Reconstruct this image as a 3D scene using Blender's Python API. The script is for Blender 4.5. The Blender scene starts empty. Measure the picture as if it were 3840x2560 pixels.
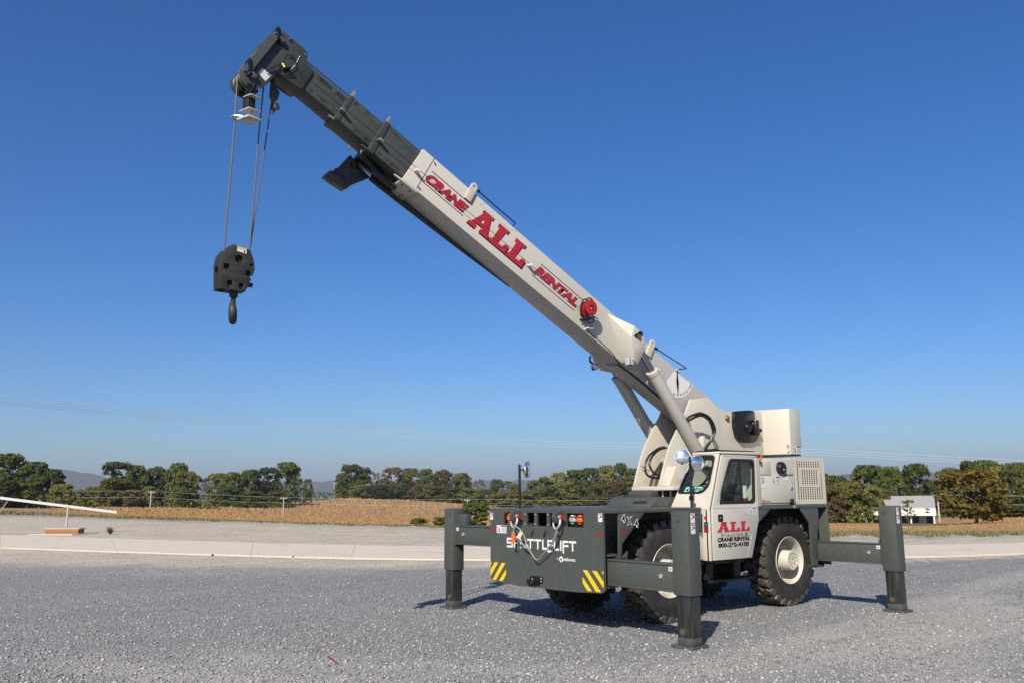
import bpy, bmesh, math, random
import numpy as np
from mathutils import Vector, Matrix
from mathutils.geometry import tessellate_polygon

random.seed(7); rng = np.random.default_rng(11)
R = math.radians
sc = bpy.context.scene
col = sc.collection

# ------------------------------------------------------------------ camera
CAM = Vector((7.6909, 9.0348, 1.7030))
YAW, PITCH, ROLL, FOC = 0.89818, 0.17314, -0.007676, 3264.2
fw = Vector((-math.cos(YAW)*math.cos(PITCH), -math.sin(YAW)*math.cos(PITCH), math.sin(PITCH)))
rt = fw.cross(Vector((0, 0, 1))).normalized(); up = rt.cross(fw)
rt, up = rt*math.cos(ROLL)+up*math.sin(ROLL), up*math.cos(ROLL)-rt*math.sin(ROLL)
cd = bpy.data.cameras.new('camera'); cam = bpy.data.objects.new('camera', cd); col.objects.link(cam)
cd.sensor_width = 36.0; cd.lens = FOC/3840*36.0; cd.clip_start = 0.1; cd.clip_end = 30000
M = Matrix.Identity(4)
for i in range(3):
    M[i][0] = rt[i]; M[i][1] = up[i]; M[i][2] = -fw[i]; M[i][3] = CAM[i]
cam.matrix_world = M
sc.camera = cam

# ------------------------------------------------------------------ sky, sun, exposure
SUN_EL, SUN_AZ = 36.0, 33.5          # azimuth from +X towards +Y
w = bpy.data.worlds.new("World"); sc.world = w; w.use_nodes = True
nt = w.node_tree; nt.nodes.clear()
sky = nt.nodes.new('ShaderNodeTexSky'); sky.sky_type = 'NISHITA'; sky.sun_disc = False
sky.sun_elevation = R(SUN_EL); sky.sun_rotation = R(90-SUN_AZ)
sky.altitude = 100; sky.air_density = 0.9; sky.dust_density = 1.5; sky.ozone_density = 6.0
bg = nt.nodes.new('ShaderNodeBackground'); bg.inputs['Strength'].default_value = 0.0745
wo = nt.nodes.new('ShaderNodeOutputWorld')
hsv = nt.nodes.new('ShaderNodeHueSaturation'); hsv.inputs['Hue'].default_value = .507; hsv.inputs['Saturation'].default_value = 1.22   # deep, slightly violet autumn blue
nt.links.new(sky.outputs[0], hsv.inputs['Color']); nt.links.new(hsv.outputs[0], bg.inputs[0]); nt.links.new(bg.outputs[0], wo.inputs[0])
sl = bpy.data.lights.new('sun', 'SUN'); sl.energy = 5.0; sl.angle = R(0.53); sl.color = (1.0, 0.92, 0.77)
so = bpy.data.objects.new('sun', sl); col.objects.link(so)
sd = Vector((math.cos(R(SUN_EL))*math.cos(R(SUN_AZ)), math.cos(R(SUN_EL))*math.sin(R(SUN_AZ)), math.sin(R(SUN_EL))))
so.rotation_euler = sd.to_track_quat('Z', 'Y').to_euler(); so.location = (0, 0, 50)
vs = sc.view_settings
vs.view_transform = 'Standard'; vs.look = 'None'; vs.exposure = 0.8; vs.gamma = 1.0; vs.use_curve_mapping = False
sc.render.engine = 'CYCLES'
cy = sc.cycles
cy.use_denoising = False; cy.use_adaptive_sampling = False; cy.max_bounces = 6; cy.diffuse_bounces = 3; cy.glossy_bounces = 3
cy.transparent_max_bounces = 10; cy.volume_bounces = 0; cy.transmission_bounces = 4
cy.sample_clamp_indirect = 4.0

# ------------------------------------------------------------------ materials
def newmat(name):
    m = bpy.data.materials.new(name); m.use_nodes = True
    n = m.node_tree; b = n.nodes['Principled BSDF']
    return m, n, b
ALB = 0.62            # base colours are measured against a sun of this strength at this exposure
def mix(n, a, b, fac):
    a, b = (tuple(x*ALB for x in q) if isinstance(q, tuple) else q for q in (a, b))
    x = n.nodes.new('ShaderNodeMix'); x.data_type = 'RGBA'
    for s, v in ((x.inputs[6], a), (x.inputs[7], b)):
        if hasattr(v, 'links') or isinstance(v, bpy.types.NodeSocket): n.links.new(v, s)
        else: s.default_value = (*v, 1)
    if isinstance(fac, bpy.types.NodeSocket): n.links.new(fac, x.inputs[0])
    else: x.inputs[0].default_value = fac
    return x.outputs[2]
def noise(n, scale, detail=4, rough=.55, vec=None, dist=0):
    t = n.nodes.new('ShaderNodeTexNoise'); t.inputs['Scale'].default_value = scale
    t.inputs['Detail'].default_value = detail; t.inputs['Roughness'].default_value = rough
    t.inputs['Distortion'].default_value = dist
    if vec is not None: n.links.new(vec, t.inputs['Vector'])
    return t
def ramp(n, sock, p0, p1):
    r = n.nodes.new('ShaderNodeMapRange'); r.inputs[1].default_value = p0; r.inputs[2].default_value = p1
    n.links.new(sock, r.inputs[0]); return r.outputs[0]
def objco(n, scale=(1, 1, 1)):
    tc = n.nodes.new('ShaderNodeTexCoord'); mp = n.nodes.new('ShaderNodeMapping')
    mp.inputs['Scale'].default_value = scale
    n.links.new(tc.outputs['Object'], mp.inputs[0]); return mp.outputs[0]
def paint(name, c, rough=.38, metal=0.0, var=.10, dirt=.25, dirtc=(.30, .27, .23), bump=.0):
    m, n, b = newmat(name); v = objco(n)
    n1 = noise(n, 1.7, 5, .6, v); n2 = noise(n, 14, 6, .65, v)
    lo = tuple(x*(1-var) for x in c); hi = tuple(min(1, x*(1+var)) for x in c)
    base = mix(n, lo, hi, n1.outputs[0])
    f = ramp(n, n2.outputs[0], .52, .82)
    k = n.nodes.new('ShaderNodeMath'); k.operation = 'MULTIPLY'; k.inputs[1].default_value = dirt
    n.links.new(f, k.inputs[0])
    base = mix(n, base, dirtc, k.outputs[0])
    n.links.new(base, b.inputs['Base Color'])
    rr = n.nodes.new('ShaderNodeMapRange'); rr.inputs[3].default_value = rough*.8; rr.inputs[4].default_value = min(1, rough*1.35)
    n.links.new(n2.outputs[0], rr.inputs[0]); n.links.new(rr.outputs[0], b.inputs['Roughness'])
    b.inputs['Metallic'].default_value = metal
    bp = n.nodes.new('ShaderNodeBump'); bp.inputs['Strength'].default_value = .06+bump; bp.inputs['Distance'].default_value = .01
    n.links.new(noise(n, 5, 3, .5, v).outputs[0], bp.inputs['Height']); n.links.new(bp.outputs[0], b.inputs['Normal'])
    return m
def flat(name, c, rough=.5, metal=0.0, emit=0):
    m, n, b = newmat(name)
    v = objco(n); nn = noise(n, 30, 3, .6, v); km = 1/ALB if metal > .5 else 1
    n.links.new(mix(n, tuple(x*.9*km for x in c), tuple(min(1, x*1.08)*km for x in c), nn.outputs[0]), b.inputs['Base Color'])
    b.inputs['Roughness'].default_value = rough; b.inputs['Metallic'].default_value = metal
    return m

GREY = paint('grey_paint', (.068, .077, .071), .38, var=.12, dirt=.20, dirtc=(.22, .21, .19))
GREY2 = paint('grey_boom_paint', (.044, .051, .047), .45, var=.14, dirt=.08)
BEIGE = paint('beige_paint', (.60, .562, .485), .33, var=.03, dirt=.10, dirtc=(.42, .37, .29))
BEIGE2 = paint('beige_panel_paint', (.575, .548, .500), .36, var=.03, dirt=.08, dirtc=(.42, .37, .29))
BLACK = paint('black_paint', (.006, .006, .006), .30, var=.2, dirt=.05)
DARK = flat('dark_steel', (.02, .021, .022), .5, .3)
VOID = flat('black_cavity', (.006, .006, .006), .8)
HOSE = flat('hose_rubber', (.018, .017, .016), .45)
RED = flat('red_vinyl', (.50, .018, .035), .4)
REDP = flat('red_enamel', (.55, .012, .010), .25)
YELLOW = flat('yellow_vinyl', (.82, .58, .006), .4)
WHITE = flat('white_vinyl', (.80, .80, .80), .4)
INK = flat('black_vinyl', (.012, .012, .012), .4)
STICK = flat('white_sticker', (.72, .72, .74), .4)
ORANGE = flat('orange_label', (.75, .16, .03), .45)
REFL = flat('red_reflector', (.33, .016, .008), .2)
AMBER = flat('amber_lens', (.85, .16, .012), .12)
CLEAR = flat('clear_lens', (.6, .6, .58), .08, .6)
CHROME = flat('chrome', (.85, .86, .88), .04, 1.0)
STEEL = flat('bright_steel', (.50, .49, .46), .35, .9)
GALV = flat('galvanised_steel', (.42, .42, .40), .42, .6)
BRONZE = flat('bronze_pin', (.20, .10, .05), .4, .6)
ROPEM = flat('wire_rope_steel', (.13, .12, .11), .55, .3)
GREYROD = flat('polished_rod', (.35, .36, .38), .12, 1.0)
SHADE = flat('pale_silver', (.55, .55, .53), .3)
BLUE = flat('blue_label', (.02, .11, .35), .45)
SEAT = flat('seat_vinyl', (.015, .015, .016), .6)
CABIN = flat('cab_lining', (.28, .30, .28), .6)
CYL = paint('cylinder_paint', (.54, .52, .475), .3, var=.03, dirt=.06)

def ram_material():
    m, n, b = newmat('greased_ram_steel'); v = objco(n, (9, 9, .8))
    nn = noise(n, 3, 6, .7, v); n3 = noise(n, 1.3, 3, .5, objco(n))
    c = mix(n, (.012, .013, .012), (.06, .062, .058), ramp(n, nn.outputs[0], .38, .75))
    n.links.new(c, b.inputs['Base Color'])
    rr = n.nodes.new('ShaderNodeMapRange'); rr.inputs[3].default_value = .18; rr.inputs[4].default_value = .5
    n.links.new(n3.outputs[0], rr.inputs[0]); n.links.new(rr.outputs[0], b.inputs['Roughness'])
    return m
RAM = ram_material()
def worn_slide():
    m, n, b = newmat('greased_boom_steel'); v = objco(n, (1, 1, 1))
    a = noise(n, 6, 6, .7, v, .6)
    c = mix(n, (.075, .080, .062), (.012, .014, .012), ramp(n, a.outputs[0], .46, .6))
    n.links.new(c, b.inputs['Base Color']); b.inputs['Roughness'].default_value = .5
    return m
WORN = worn_slide()
def rubber():
    m, n, b = newmat('tyre_rubber'); v = objco(n)
    n2 = noise(n, 9, 6, .7, v); n3 = noise(n, 60, 3, .7, v)
    c = mix(n, (.012, .011, .010), (.045, .040, .035), ramp(n, n2.outputs[0], .35, .7))
    n.links.new(c, b.inputs['Base Color']); b.inputs['Roughness'].default_value = .62
    return m
RUB = rubber()
def dusty_lug():
    m, n, b = newmat('dusty_lug_rubber'); v = objco(n)
    n2 = noise(n, 22, 6, .75, v); n3 = noise(n, 90, 4, .7, v)
    c = mix(n, (.030, .026, .022), (.15, .13, .11), ramp(n, n2.outputs[0], .40, .70))
    c = mix(n, c, (.34, .31, .28), ramp(n, n3.outputs[0], .62, .80))
    n.links.new(c, b.inputs['Base Color']); b.inputs['Roughness'].default_value = .55
    bp = n.nodes.new('ShaderNodeBump'); bp.inputs['Strength'].default_value = .4; bp.inputs['Distance'].default_value = .01
    n.links.new(n2.outputs[0], bp.inputs['Height']); n.links.new(bp.outputs[0], b.inputs['Normal'])
    return m
LUG = dusty_lug()
def glass():
    m = bpy.data.materials.new('tinted_glass'); m.use_nodes = True; n = m.node_tree; n.nodes.clear()
    o = n.nodes.new('ShaderNodeOutputMaterial'); mx = n.nodes.new('ShaderNodeMixShader')
    t = n.nodes.new('ShaderNodeBsdfTransparent'); t.inputs[0].default_value = (.80, .96, .87, 1)
    g = n.nodes.new('ShaderNodeBsdfGlossy'); g.inputs['Roughness'].default_value = .02
    lw = n.nodes.new('ShaderNodeLayerWeight'); lw.inputs[0].default_value = .5
    pw_ = n.nodes.new('ShaderNodeMath'); pw_.operation = 'POWER'; pw_.inputs[1].default_value = 4.0; n.links.new(lw.outputs['Facing'], pw_.inputs[0])
    fr = n.nodes.new('ShaderNodeMath'); fr.operation = 'MULTIPLY_ADD'; fr.inputs[1].default_value = .6; fr.inputs[2].default_value = .05; n.links.new(pw_.outputs[0], fr.inputs[0])
    n.links.new(fr.outputs[0], mx.inputs[0]); n.links.new(t.outputs[0], mx.inputs[1]); n.links.new(g.outputs[0], mx.inputs[2])
    n.links.new(mx.outputs[0], o.inputs[0]); return m
GLASS = glass()

# ------------------------------------------------------------------ mesh helpers
class MB:
    def __init__(s): s.v = []; s.f = []
    def add(s, vs_, fs):
        o = len(s.v); s.v += [tuple(x) for x in vs_]; s.f += [tuple(i+o for i in f) for f in fs]; return s
    def box(s, x0, x1, y0, y1, z0, z1):
        x0, x1 = sorted((x0, x1)); y0, y1 = sorted((y0, y1)); z0, z1 = sorted((z0, z1))
        return s.add([(x0,y0,z0),(x1,y0,z0),(x1,y1,z0),(x0,y1,z0),(x0,y0,z1),(x1,y0,z1),(x1,y1,z1),(x0,y1,z1)],
                     [(0,3,2,1),(4,5,6,7),(0,1,5,4),(1,2,6,5),(2,3,7,6),(3,0,4,7)])
    def prism(s, poly, fr, d0, d1):
        o, u, v = fr; n = u.cross(v)
        k = len(poly)
        area = sum(poly[i][0]*poly[(i+1) % k][1]-poly[(i+1) % k][0]*poly[i][1] for i in range(k))
        if area < 0: poly = poly[::-1]
        lo, hi = min(d0, d1), max(d0, d1)
        a = [o+u*p[0]+v*p[1]+n*lo for p in poly]; b = [o+u*p[0]+v*p[1]+n*hi for p in poly]
        return s.add(a+b, [tuple(range(k-1, -1, -1)), tuple(range(k, 2*k))]+[(i, (i+1) % k, k+(i+1) % k, k+i) for i in range(k)])
    def cyl(s, p0, p1, r0, r1=None, n=24, caps=True):
        p0 = Vector(p0); p1 = Vector(p1); r1 = r0 if r1 is None else r1
        d = (p1-p0).normalized(); a = d.orthogonal().normalized(); b = d.cross(a)
        V = []
        for p, r in ((p0, r0), (p1, r1)):
            V += [p+(a*math.cos(2*math.pi*i/n)+b*math.sin(2*math.pi*i/n))*r for i in range(n)]
        F = [(i, (i+1) % n, n+(i+1) % n, n+i) for i in range(n)]
        if caps: F += [tuple(range(n-1, -1, -1)), tuple(range(n, 2*n))]
        return s.add(V, F)
    def tube(s, path, r, n=8):
        P = [Vector(p) for p in path]; V = []; F = []
        a = None
        for i, p in enumerate(P):
            d = (P[min(i+1, len(P)-1)]-P[max(i-1, 0)]).normalized()
            a = d.orthogonal().normalized() if a is None else (a-d*a.dot(d)).normalized()
            b = d.cross(a)
            V += [p+(a*math.cos(2*math.pi*k/n)+b*math.sin(2*math.pi*k/n))*r for k in range(n)]
        for i in range(len(P)-1):
            F += [(i*n+k, i*n+(k+1) % n, (i+1)*n+(k+1) % n, (i+1)*n+k) for k in range(n)]
        F += [tuple(range(n-1, -1, -1)), tuple(range((len(P)-1)*n, len(P)*n))]
        return s.add(V, F)
    def lathe(s, prof, c, axis, n=48):
        c = Vector(c); d = Vector(axis).normalized(); a = d.orthogonal().normalized(); b = d.cross(a); V = []; F = []
        for (h, r) in prof:
            V += [c+d*h+(a*math.cos(2*math.pi*k/n)+b*math.sin(2*math.pi*k/n))*r for k in range(n)]
        for i in range(len(prof)-1):
            F += [(i*n+k, i*n+(k+1) % n, (i+1)*n+(k+1) % n, (i+1)*n+k) for k in range(n)]
        return s.add(V, F)
    def plate(s, outer, holes, fr, d0, d1):
        """flat plate of any outline with holes, between offsets d0 and d1 along the frame normal"""
        o, u, v = fr; n = u.cross(v); lo, hi = min(d0, d1), max(d0, d1)
        loops = [list(outer)]+[list(h) for h in holes]
        tri = tessellate_polygon([[Vector((p[0], p[1], 0)) for p in l] for l in loops])
        pts = [p for l in loops for p in l]; k = len(pts)
        V = [o+u*p[0]+v*p[1]+n*lo for p in pts]+[o+u*p[0]+v*p[1]+n*hi for p in pts]
        F = []
        for t in tri:
            a, b, c = (pts[i] for i in t)
            ar = (b[0]-a[0])*(c[1]-a[1])-(c[0]-a[0])*(b[1]-a[1])
            t = tuple(t) if ar > 0 else tuple(t)[::-1]
            F.append(tuple(i+k for i in t)); F.append(t[::-1])
        st = 0
        for li, l in enumerate(loops):
            m = len(l); ar = sum(l[i][0]*l[(i+1) % m][1]-l[(i+1) % m][0]*l[i][1] for i in range(m))
            ccw = (ar > 0) == (li == 0)
            for i in range(m):
                a, b = st+i, st+(i+1) % m
                q = (a, b, b+k, a+k); F.append(q if ccw else q[::-1])
            st += m
        return s.add(V, F)
    def grid_plate(s, xs, ys, hole, fr, d0, d1):
        o, u, v = fr; n = u.cross(v); lo, hi = min(d0, d1), max(d0, d1); nx, ny = len(xs)-1, len(ys)-1
        idx = lambda i, j, t: (j*(nx+1)+i)*2+t
        V = [o+u*x+v*y+n*(hi if t else lo) for y in ys for x in xs for t in (0, 1)]
        F = []; solid = lambda i, j: 0 <= i < nx and 0 <= j < ny and not hole(i, j)
        for j in range(ny):
            for i in range(nx):
                if not solid(i, j): continue
                a, b, c, d = (i, j), (i+1, j), (i+1, j+1), (i, j+1)
                F.append(tuple(idx(*q, 1) for q in (a, b, c, d))); F.append(tuple(idx(*q, 0) for q in (d, c, b, a)))
                for (p, q, ni, nj) in ((a, b, i, j-1), (b, c, i+1, j), (c, d, i, j+1), (d, a, i-1, j)):
                    if not solid(ni, nj): F.append((idx(*p, 0), idx(*q, 0), idx(*q, 1), idx(*p, 1)))
        return s.add(V, F)
    def build(s, name, mat, parent=None, bevel=0, seg=2, ang=35):
        me = bpy.data.meshes.new(name); me.from_pydata(s.v, [], s.f)
        if bevel:
            bm = bmesh.new(); bm.from_mesh(me); bmesh.ops.recalc_face_normals(bm, faces=bm.faces)
            es = [e for e in bm.edges if len(e.link_faces) == 2 and e.calc_face_angle(0) > R(30)]
            bmesh.ops.bevel(bm, geom=es, offset=bevel, segments=seg, profile=.5, affect='EDGES', clamp_overlap=True)
            bm.to_mesh(me); bm.free()
        me.materials.append(mat); me.shade_smooth(); me.set_sharp_from_angle(angle=R(ang))
        o = bpy.data.objects.new(name, me); col.objects.link(o)
        if parent is not None: o.parent = parent
        return o
def empty(name, loc=(0, 0, 0), parent=None):
    o = bpy.data.objects.new(name, None); col.objects.link(o); o.location = loc; o.empty_display_size = .2
    if parent is not None: o.parent = parent
    return o
def tag(o, label=None, cat=None, group=None, kind=None):
    if label: o['label'] = label
    if cat: o['category'] = cat
    if group: o['group'] = group
    if kind: o['kind'] = kind
    return o
def spline(pts, k=6):
    P = [Vector(p) for p in pts]; out = []
    for i in range(len(P)-1):
        p0, p1, p2, p3 = P[max(i-1, 0)], P[i], P[i+1], P[min(i+2, len(P)-1)]
        for j in range(k):
            t = j/k
            out.append(.5*((2*p1)+(p2-p0)*t+(2*p0-5*p1+4*p2-p3)*t*t+(3*p1-p0-3*p2+p3)*t**3))
    out.append(P[-1]); return out
def rrect(x0, x1, y0, y1, r, k=4):
    out = []
    for cx, cy_, a0 in ((x1-r, y1-r, 0), (x0+r, y1-r, 90), (x0+r, y0+r, 180), (x1-r, y0+r, 270)):
        out += [(cx+r*math.cos(R(a0+90*i/k)), cy_+r*math.sin(R(a0+90*i/k))) for i in range(k+1)]
    return out
def rpoly(pts, r, k=4):
    """round the corners of a polygon"""
    out = []; m = len(pts)
    for i in range(m):
        p, a, b = Vector(pts[i]), Vector(pts[i-1]), Vector(pts[(i+1) % m])
        d1 = (a-p); d2 = (b-p); rr = min(r, d1.length*.45, d2.length*.45)
        q0 = p+d1.normalized()*rr; q1 = p+d2.normalized()*rr
        for j in range(k+1):
            t = j/k; out.append(tuple(q0*(1-t)**2+p*2*t*(1-t)+q1*t*t))
    return out
def circ(cx, cy_, r, n=20): return [(cx+r*math.cos(2*math.pi*i/n), cy_+r*math.sin(2*math.pi*i/n)) for i in range(n)]
X, Y, Z = Vector((1, 0, 0)), Vector((0, 1, 0)), Vector((0, 0, 1))
def FX(x): return (Vector((x, 0, 0)), Y.copy(), Z.copy())         # facing +X : (y, z)
def FY(y): return (Vector((0, y, 0)), -X, Z.copy())               # facing +Y : (-x, z)
def xz(pts): return [(-p[0], p[1]) for p in pts]

# boom frame: s along the boom, t up from its underside
TH, BZ0 = 0.4814, 4.3157
BD = Vector((math.cos(TH), 0, math.sin(TH))); BN = Vector((-math.sin(TH), 0, math.cos(TH)))
def BP(s, t, y=0.0): return Vector((0, y, BZ0))+BD*s+BN*t
def FB(y): return (Vector((0, y, BZ0)), -BD, BN.copy())          # facing +Y : (-s, t)
def FBn(y): return (Vector((0, y, BZ0)), BD.copy(), BN.copy())   # facing -Y : (s, t)

# ---- lettering
def text_mesh(name, body, mat, parent, fr, x0, x1, y0, y1, d=.003, shear=0, bold=0, align=None):
    cu = bpy.data.curves.new('lettering', 'FONT'); cu.body = body; cu.size = 1; cu.shear = shear; cu.offset = bold; cu.extrude = 0
    ob = bpy.data.objects.new('lettering', cu); col.objects.link(ob)
    me = bpy.data.meshes.new_from_object(ob.evaluated_get(bpy.context.evaluated_depsgraph_get()))
    bpy.data.objects.remove(ob); bpy.data.curves.remove(cu)
    co = np.zeros(len(me.vertices)*3); me.vertices.foreach_get('co', co); co = co.reshape(-1, 3)
    a, b = co.min(0), co.max(0)
    o, u, v = fr; n = u.cross(v)
    px = x0+(co[:, 0]-a[0])/(b[0]-a[0])*(x1-x0); py = y0+(co[:, 1]-a[1])/(b[1]-a[1])*(y1-y0)
    W = np.outer(px, u)+np.outer(py, v)+np.array(o+n*d)
    me.vertices.foreach_set('co', W.ravel()); me.update(); me.name = name
    me.materials.clear(); me.materials.append(mat)
    ob = bpy.data.objects.new(name, me); col.objects.link(ob); ob.parent = parent
    return ob
SLAB_A = ([(0,0),(.40,0),(.40,.17),(.33,.17),(.36,.28),(.62,.28),(.66,.17),(.58,.17),(.58,0),(1.05,0),(1.05,.17),(.97,.17),(.72,.84),(.80,.84),(.80,1),(.28,1),(.28,.84),(.34,.84),(.08,.17),(0,.17)],
          [[(.41,.42),(.57,.42),(.49,.68)]])
SLAB_L = ([(0,0),(.86,0),(.86,.40),(.68,.40),(.62,.19),(.40,.19),(.40,.82),(.52,.82),(.52,1),(0,1),(0,.82),(.10,.82),(.10,.18),(0,.18)], [])
def slab_word(name, mat, parent, fr, x0, x1, y0, y1, d, shear=0.0, dx=0, dy=0, grow=0):
    glyphs = [(SLAB_A, 0), (SLAB_L, 1.10), (SLAB_L, 2.02)]; tot = 2.88; m = MB()
    H = y1-y0; sx = (x1-x0-shear*H)/tot
    for (outer, holes), off in glyphs:
        def T(p):
            yy = y0+p[1]*H; return (x0+(off+p[0])*sx+(yy-y0)*shear+dx, yy+dy)
        def G(l):
            if not grow: return [T(p) for p in l]
            c = [T(p) for p in l]; mx = sum(p[0] for p in c)/len(c); my = sum(p[1] for p in c)/len(c)
            return [(p[0]+grow*(1 if p[0] > mx else -1), p[1]+grow*(1 if p[1] > my else -1)) for p in c]
        m.plate(G(outer), [[T(p) for p in h] for h in holes], fr, d, d+.001)
    return m.build(name, mat, parent)
def rect_decal(name, mat, parent, fr, x0, x1, y0, y1, d=.002, th=.001):
    return MB().plate([(x0, y0), (x1, y0), (x1, y1), (x0, y1)], [], fr, d, d+th).build(name, mat, parent)
def warn_sticker(parent, fr, x0, x1, y0, y1, style='tall'):
    """printed safety label: white sheet, coloured header, pictogram blocks and lines of print"""
    rect_decal('warning_label', STICK, parent, fr, x0, x1, y0, y1, .002)
    W, H = x1-x0, y1-y0
    h = MB(); k = MB()
    if style == 'tall':
        h.plate([(x0+.08*W, y0+.82*H), (x0+.92*W, y0+.82*H), (x0+.92*W, y0+.95*H), (x0+.08*W, y0+.95*H)], [], fr, .0035, .004)
        k.plate([(x0+.52*W, y0+.5*H), (x0+.88*W, y0+.5*H), (x0+.88*W, y0+.74*H), (x0+.52*W, y0+.74*H)], [], fr, .0035, .004)
        k.plate([(x0+.12*W, y0+.42*H), (x0+.42*W, y0+.42*H), (x0+.46*W, y0+.52*H), (x0+.2*W, y0+.5*H)], [], fr, .0035, .004)
    else:
        h.plate([(x0+.47*W, y0+.80*H), (x0+.97*W, y0+.80*H), (x0+.97*W, y0+.96*H), (x0+.47*W, y0+.96*H)], [], fr, .0035, .004)
        k.plate([(x0+.08*W, y0+.12*H), (x0+.11*W, y0+.12*H), (x0+.11*W, y0+.9*H), (x0+.08*W, y0+.9*H)], [], fr, .0035, .004)
        k.plate([(x0+.22*W, y0+.15*H), (x0+.34*W, y0+.15*H), (x0+.28*W, y0+.85*H), (x0+.25*W, y0+.85*H)], [], fr, .0035, .004)
        for i in range(5):
            yy = y0+(.62-.12*i)*H
            k.plate([(x0+.5*W, yy), (x0+.93*W, yy), (x0+.93*W, yy+.03*H), (x0+.5*W, yy+.03*H)], [], fr, .0035, .004)
    h.build('label_header', ORANGE if style == 'tall' else REFL, parent); k.build('label_print', INK, parent)

# ================================================================== SETTING
COLS = [(-91.22, [(109, -0.06), (150, 0.15), (230, 0.09)]), (-98.39, [(109, -0.06), (150, -0.08), (230, -0.33)]), (-104.19, [(80, -0.06), (150, -0.91), (280, -1.07)]), (-108.26, [(68, -0.06), (140, -1.09), (330, -1.58)]), (-112.95, [(61, -0.06), (110, -1.28), (250, -3.44), (380, -1.56)]), (-114.57, [(57, -0.06), (110, -1.45), (256, -4.24), (400, -0.93)]), (-117.87, [(52.6, -0.06), (110, -1.7), (256, -4.73), (450, 0.34)]), (-122.95, [(48, -0.06), (110, -2.07), (256, -5.58), (430, -1.3)]), (-127.25, [(44, -0.06), (110, -2.41), (256, -6.36), (380, -3.88)]), (-136.7, [(39, -0.06), (90, -1.92), (200, -4.02), (300, -4.0)]), (-148.21, [(37, -0.06), (80, -1.53), (140, -3.29), (300, -5.68)]), (-153.94, [(37.8, -0.06), (75, -1.32), (174, -3.98), (300, -5.22)]), (-158.54, [(39.2, -0.06), (70, -1.12), (200, -3.52), (300, -4.37)]), (-165.26, [(42, -0.06), (70, -0.99), (200, -3.33), (300, -4.22)])]
cA = np.array([c[0] for c in COLS][::-1]); cE = np.array([c[1][0][0] for c in COLS][::-1])
def edge_d(az):                         # distance at which the gravel yard ends, by bearing
    e = np.interp(az, cA, cE)
    return e+0.8*np.sin(az*2.3)+0.5*np.sin(az*7.1+1)
def terr_pol(az, d):                    # height of the land beyond the yard
    az = np.asarray(az, float); d = np.asarray(d, float)
    H = np.array([np.interp(d, [q[0] for q in c[1]]+[900, 5000], [q[1] for q in c[1]]+[-5.5, -6.0]) for c in COLS[::-1]])
    i = np.clip(np.searchsorted(cA, az)-1, 0, len(cA)-2); t = np.clip((az-cA[i])/(cA[i+1]-cA[i]), 0, 1)
    flat_ = np.arange(az.size).reshape(az.shape)
    Hf = H.reshape(len(COLS), -1)
    return (Hf[i.ravel(), flat_.ravel()]*(1-t.ravel())+Hf[i.ravel()+1, flat_.ravel()]*t.ravel()).reshape(az.shape)
def pol(x, y):
    az = np.degrees(np.arctan2(y-CAM.y, x-CAM.x)); az = np.where(az > 0, az-360, az)
    return az, np.hypot(x-CAM.x, y-CAM.y)
def terr(x, y):
    a, d = pol(np.array([x]), np.array([y])); return float(terr_pol(a, d)[0])

road_near = spline([(16,-62,0),(10,-46,0),(6.2,-34.5,0),(2.44,-25.6,0),(-2.3,-15.5,0),(-5.47,-10.4,0),(-9.8,-6.2,0),(-14.47,-2.73,0),(-17.97,-1.21,0),(-23,.6,0),(-30,2.6,0),(-40,5,0)], 10)
road_far = spline([(12,-70,0),(6.4,-54,0),(3.4,-44.5,0),(0.68,-37.5,0),(-5.06,-22.1,0),(-8.7,-15.1,0),(-13.2,-9.9,0),(-19.3,-5.28,0),(-23.1,-3.2,0),(-28,-1.2,0),(-35,1.0,0),(-45,3.4,0)], 10)
RN = np.array([[p.x, p.y] for p in road_near]); RF = np.array([[p.x, p.y] for p in road_far])
def dist_poly(px, py, Pn):
    best = np.full(px.shape, 1e9)
    for a, b in zip(Pn[:-1], Pn[1:]):
        ab = b-a; t = np.clip(((px-a[0])*ab[0]+(py-a[1])*ab[1])/(ab@ab), 0, 1)
        best = np.minimum(best, np.hypot(px-a[0]-t*ab[0], py-a[1]-t*ab[1]))
    return best
def side_poly(px, py, Pn):              # >0 on the crane's side of the line
    best = np.full(px.shape, 1e9); sg = np.zeros(px.shape)
    for a, b in zip(Pn[:-1], Pn[1:]):
        ab = b-a; t = np.clip(((px-a[0])*ab[0]+(py-a[1])*ab[1])/(ab@ab), 0, 1)
        d = np.hypot(px-a[0]-t*ab[0], py-a[1]-t*ab[1]); c = ab[0]*(py-a[1])-ab[1]*(px-a[0])
        u = d < best; best = np.where(u, d, best); sg = np.where(u, c, sg)
    return sg

def polar_mesh(name, az, D, zf, mat):
    """sheet over bearings az (1-D) and distances D (radial, az) with heights"""
    nr, na = D.shape; A = np.broadcast_to(az, D.shape)
    Xc = CAM.x+D*np.cos(np.radians(A)); Yc = CAM.y+D*np.sin(np.radians(A)); Zc = zf(A, D)
    V = np.stack([Xc, Yc, Zc], -1).reshape(-1, 3)
    F = [(r*na+c, (r+1)*na+c, (r+1)*na+c+1, r*na+c+1) for r in range(nr-1) for c in range(na-1)]
    me = bpy.data.meshes.new(name); me.from_pydata(V.tolist(), [], F); me.materials.append(mat); me.shade_smooth()
    o = bpy.data.objects.new(name, me); col.objects.link(o)
    return o, Xc.ravel(), Yc.ravel(), A.ravel(), D.ravel()
def set_attr(o, name, val):
    a = o.data.attributes.new(name, 'FLOAT', 'POINT'); a.data.foreach_set('value', np.asarray(val, np.float32))

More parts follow.
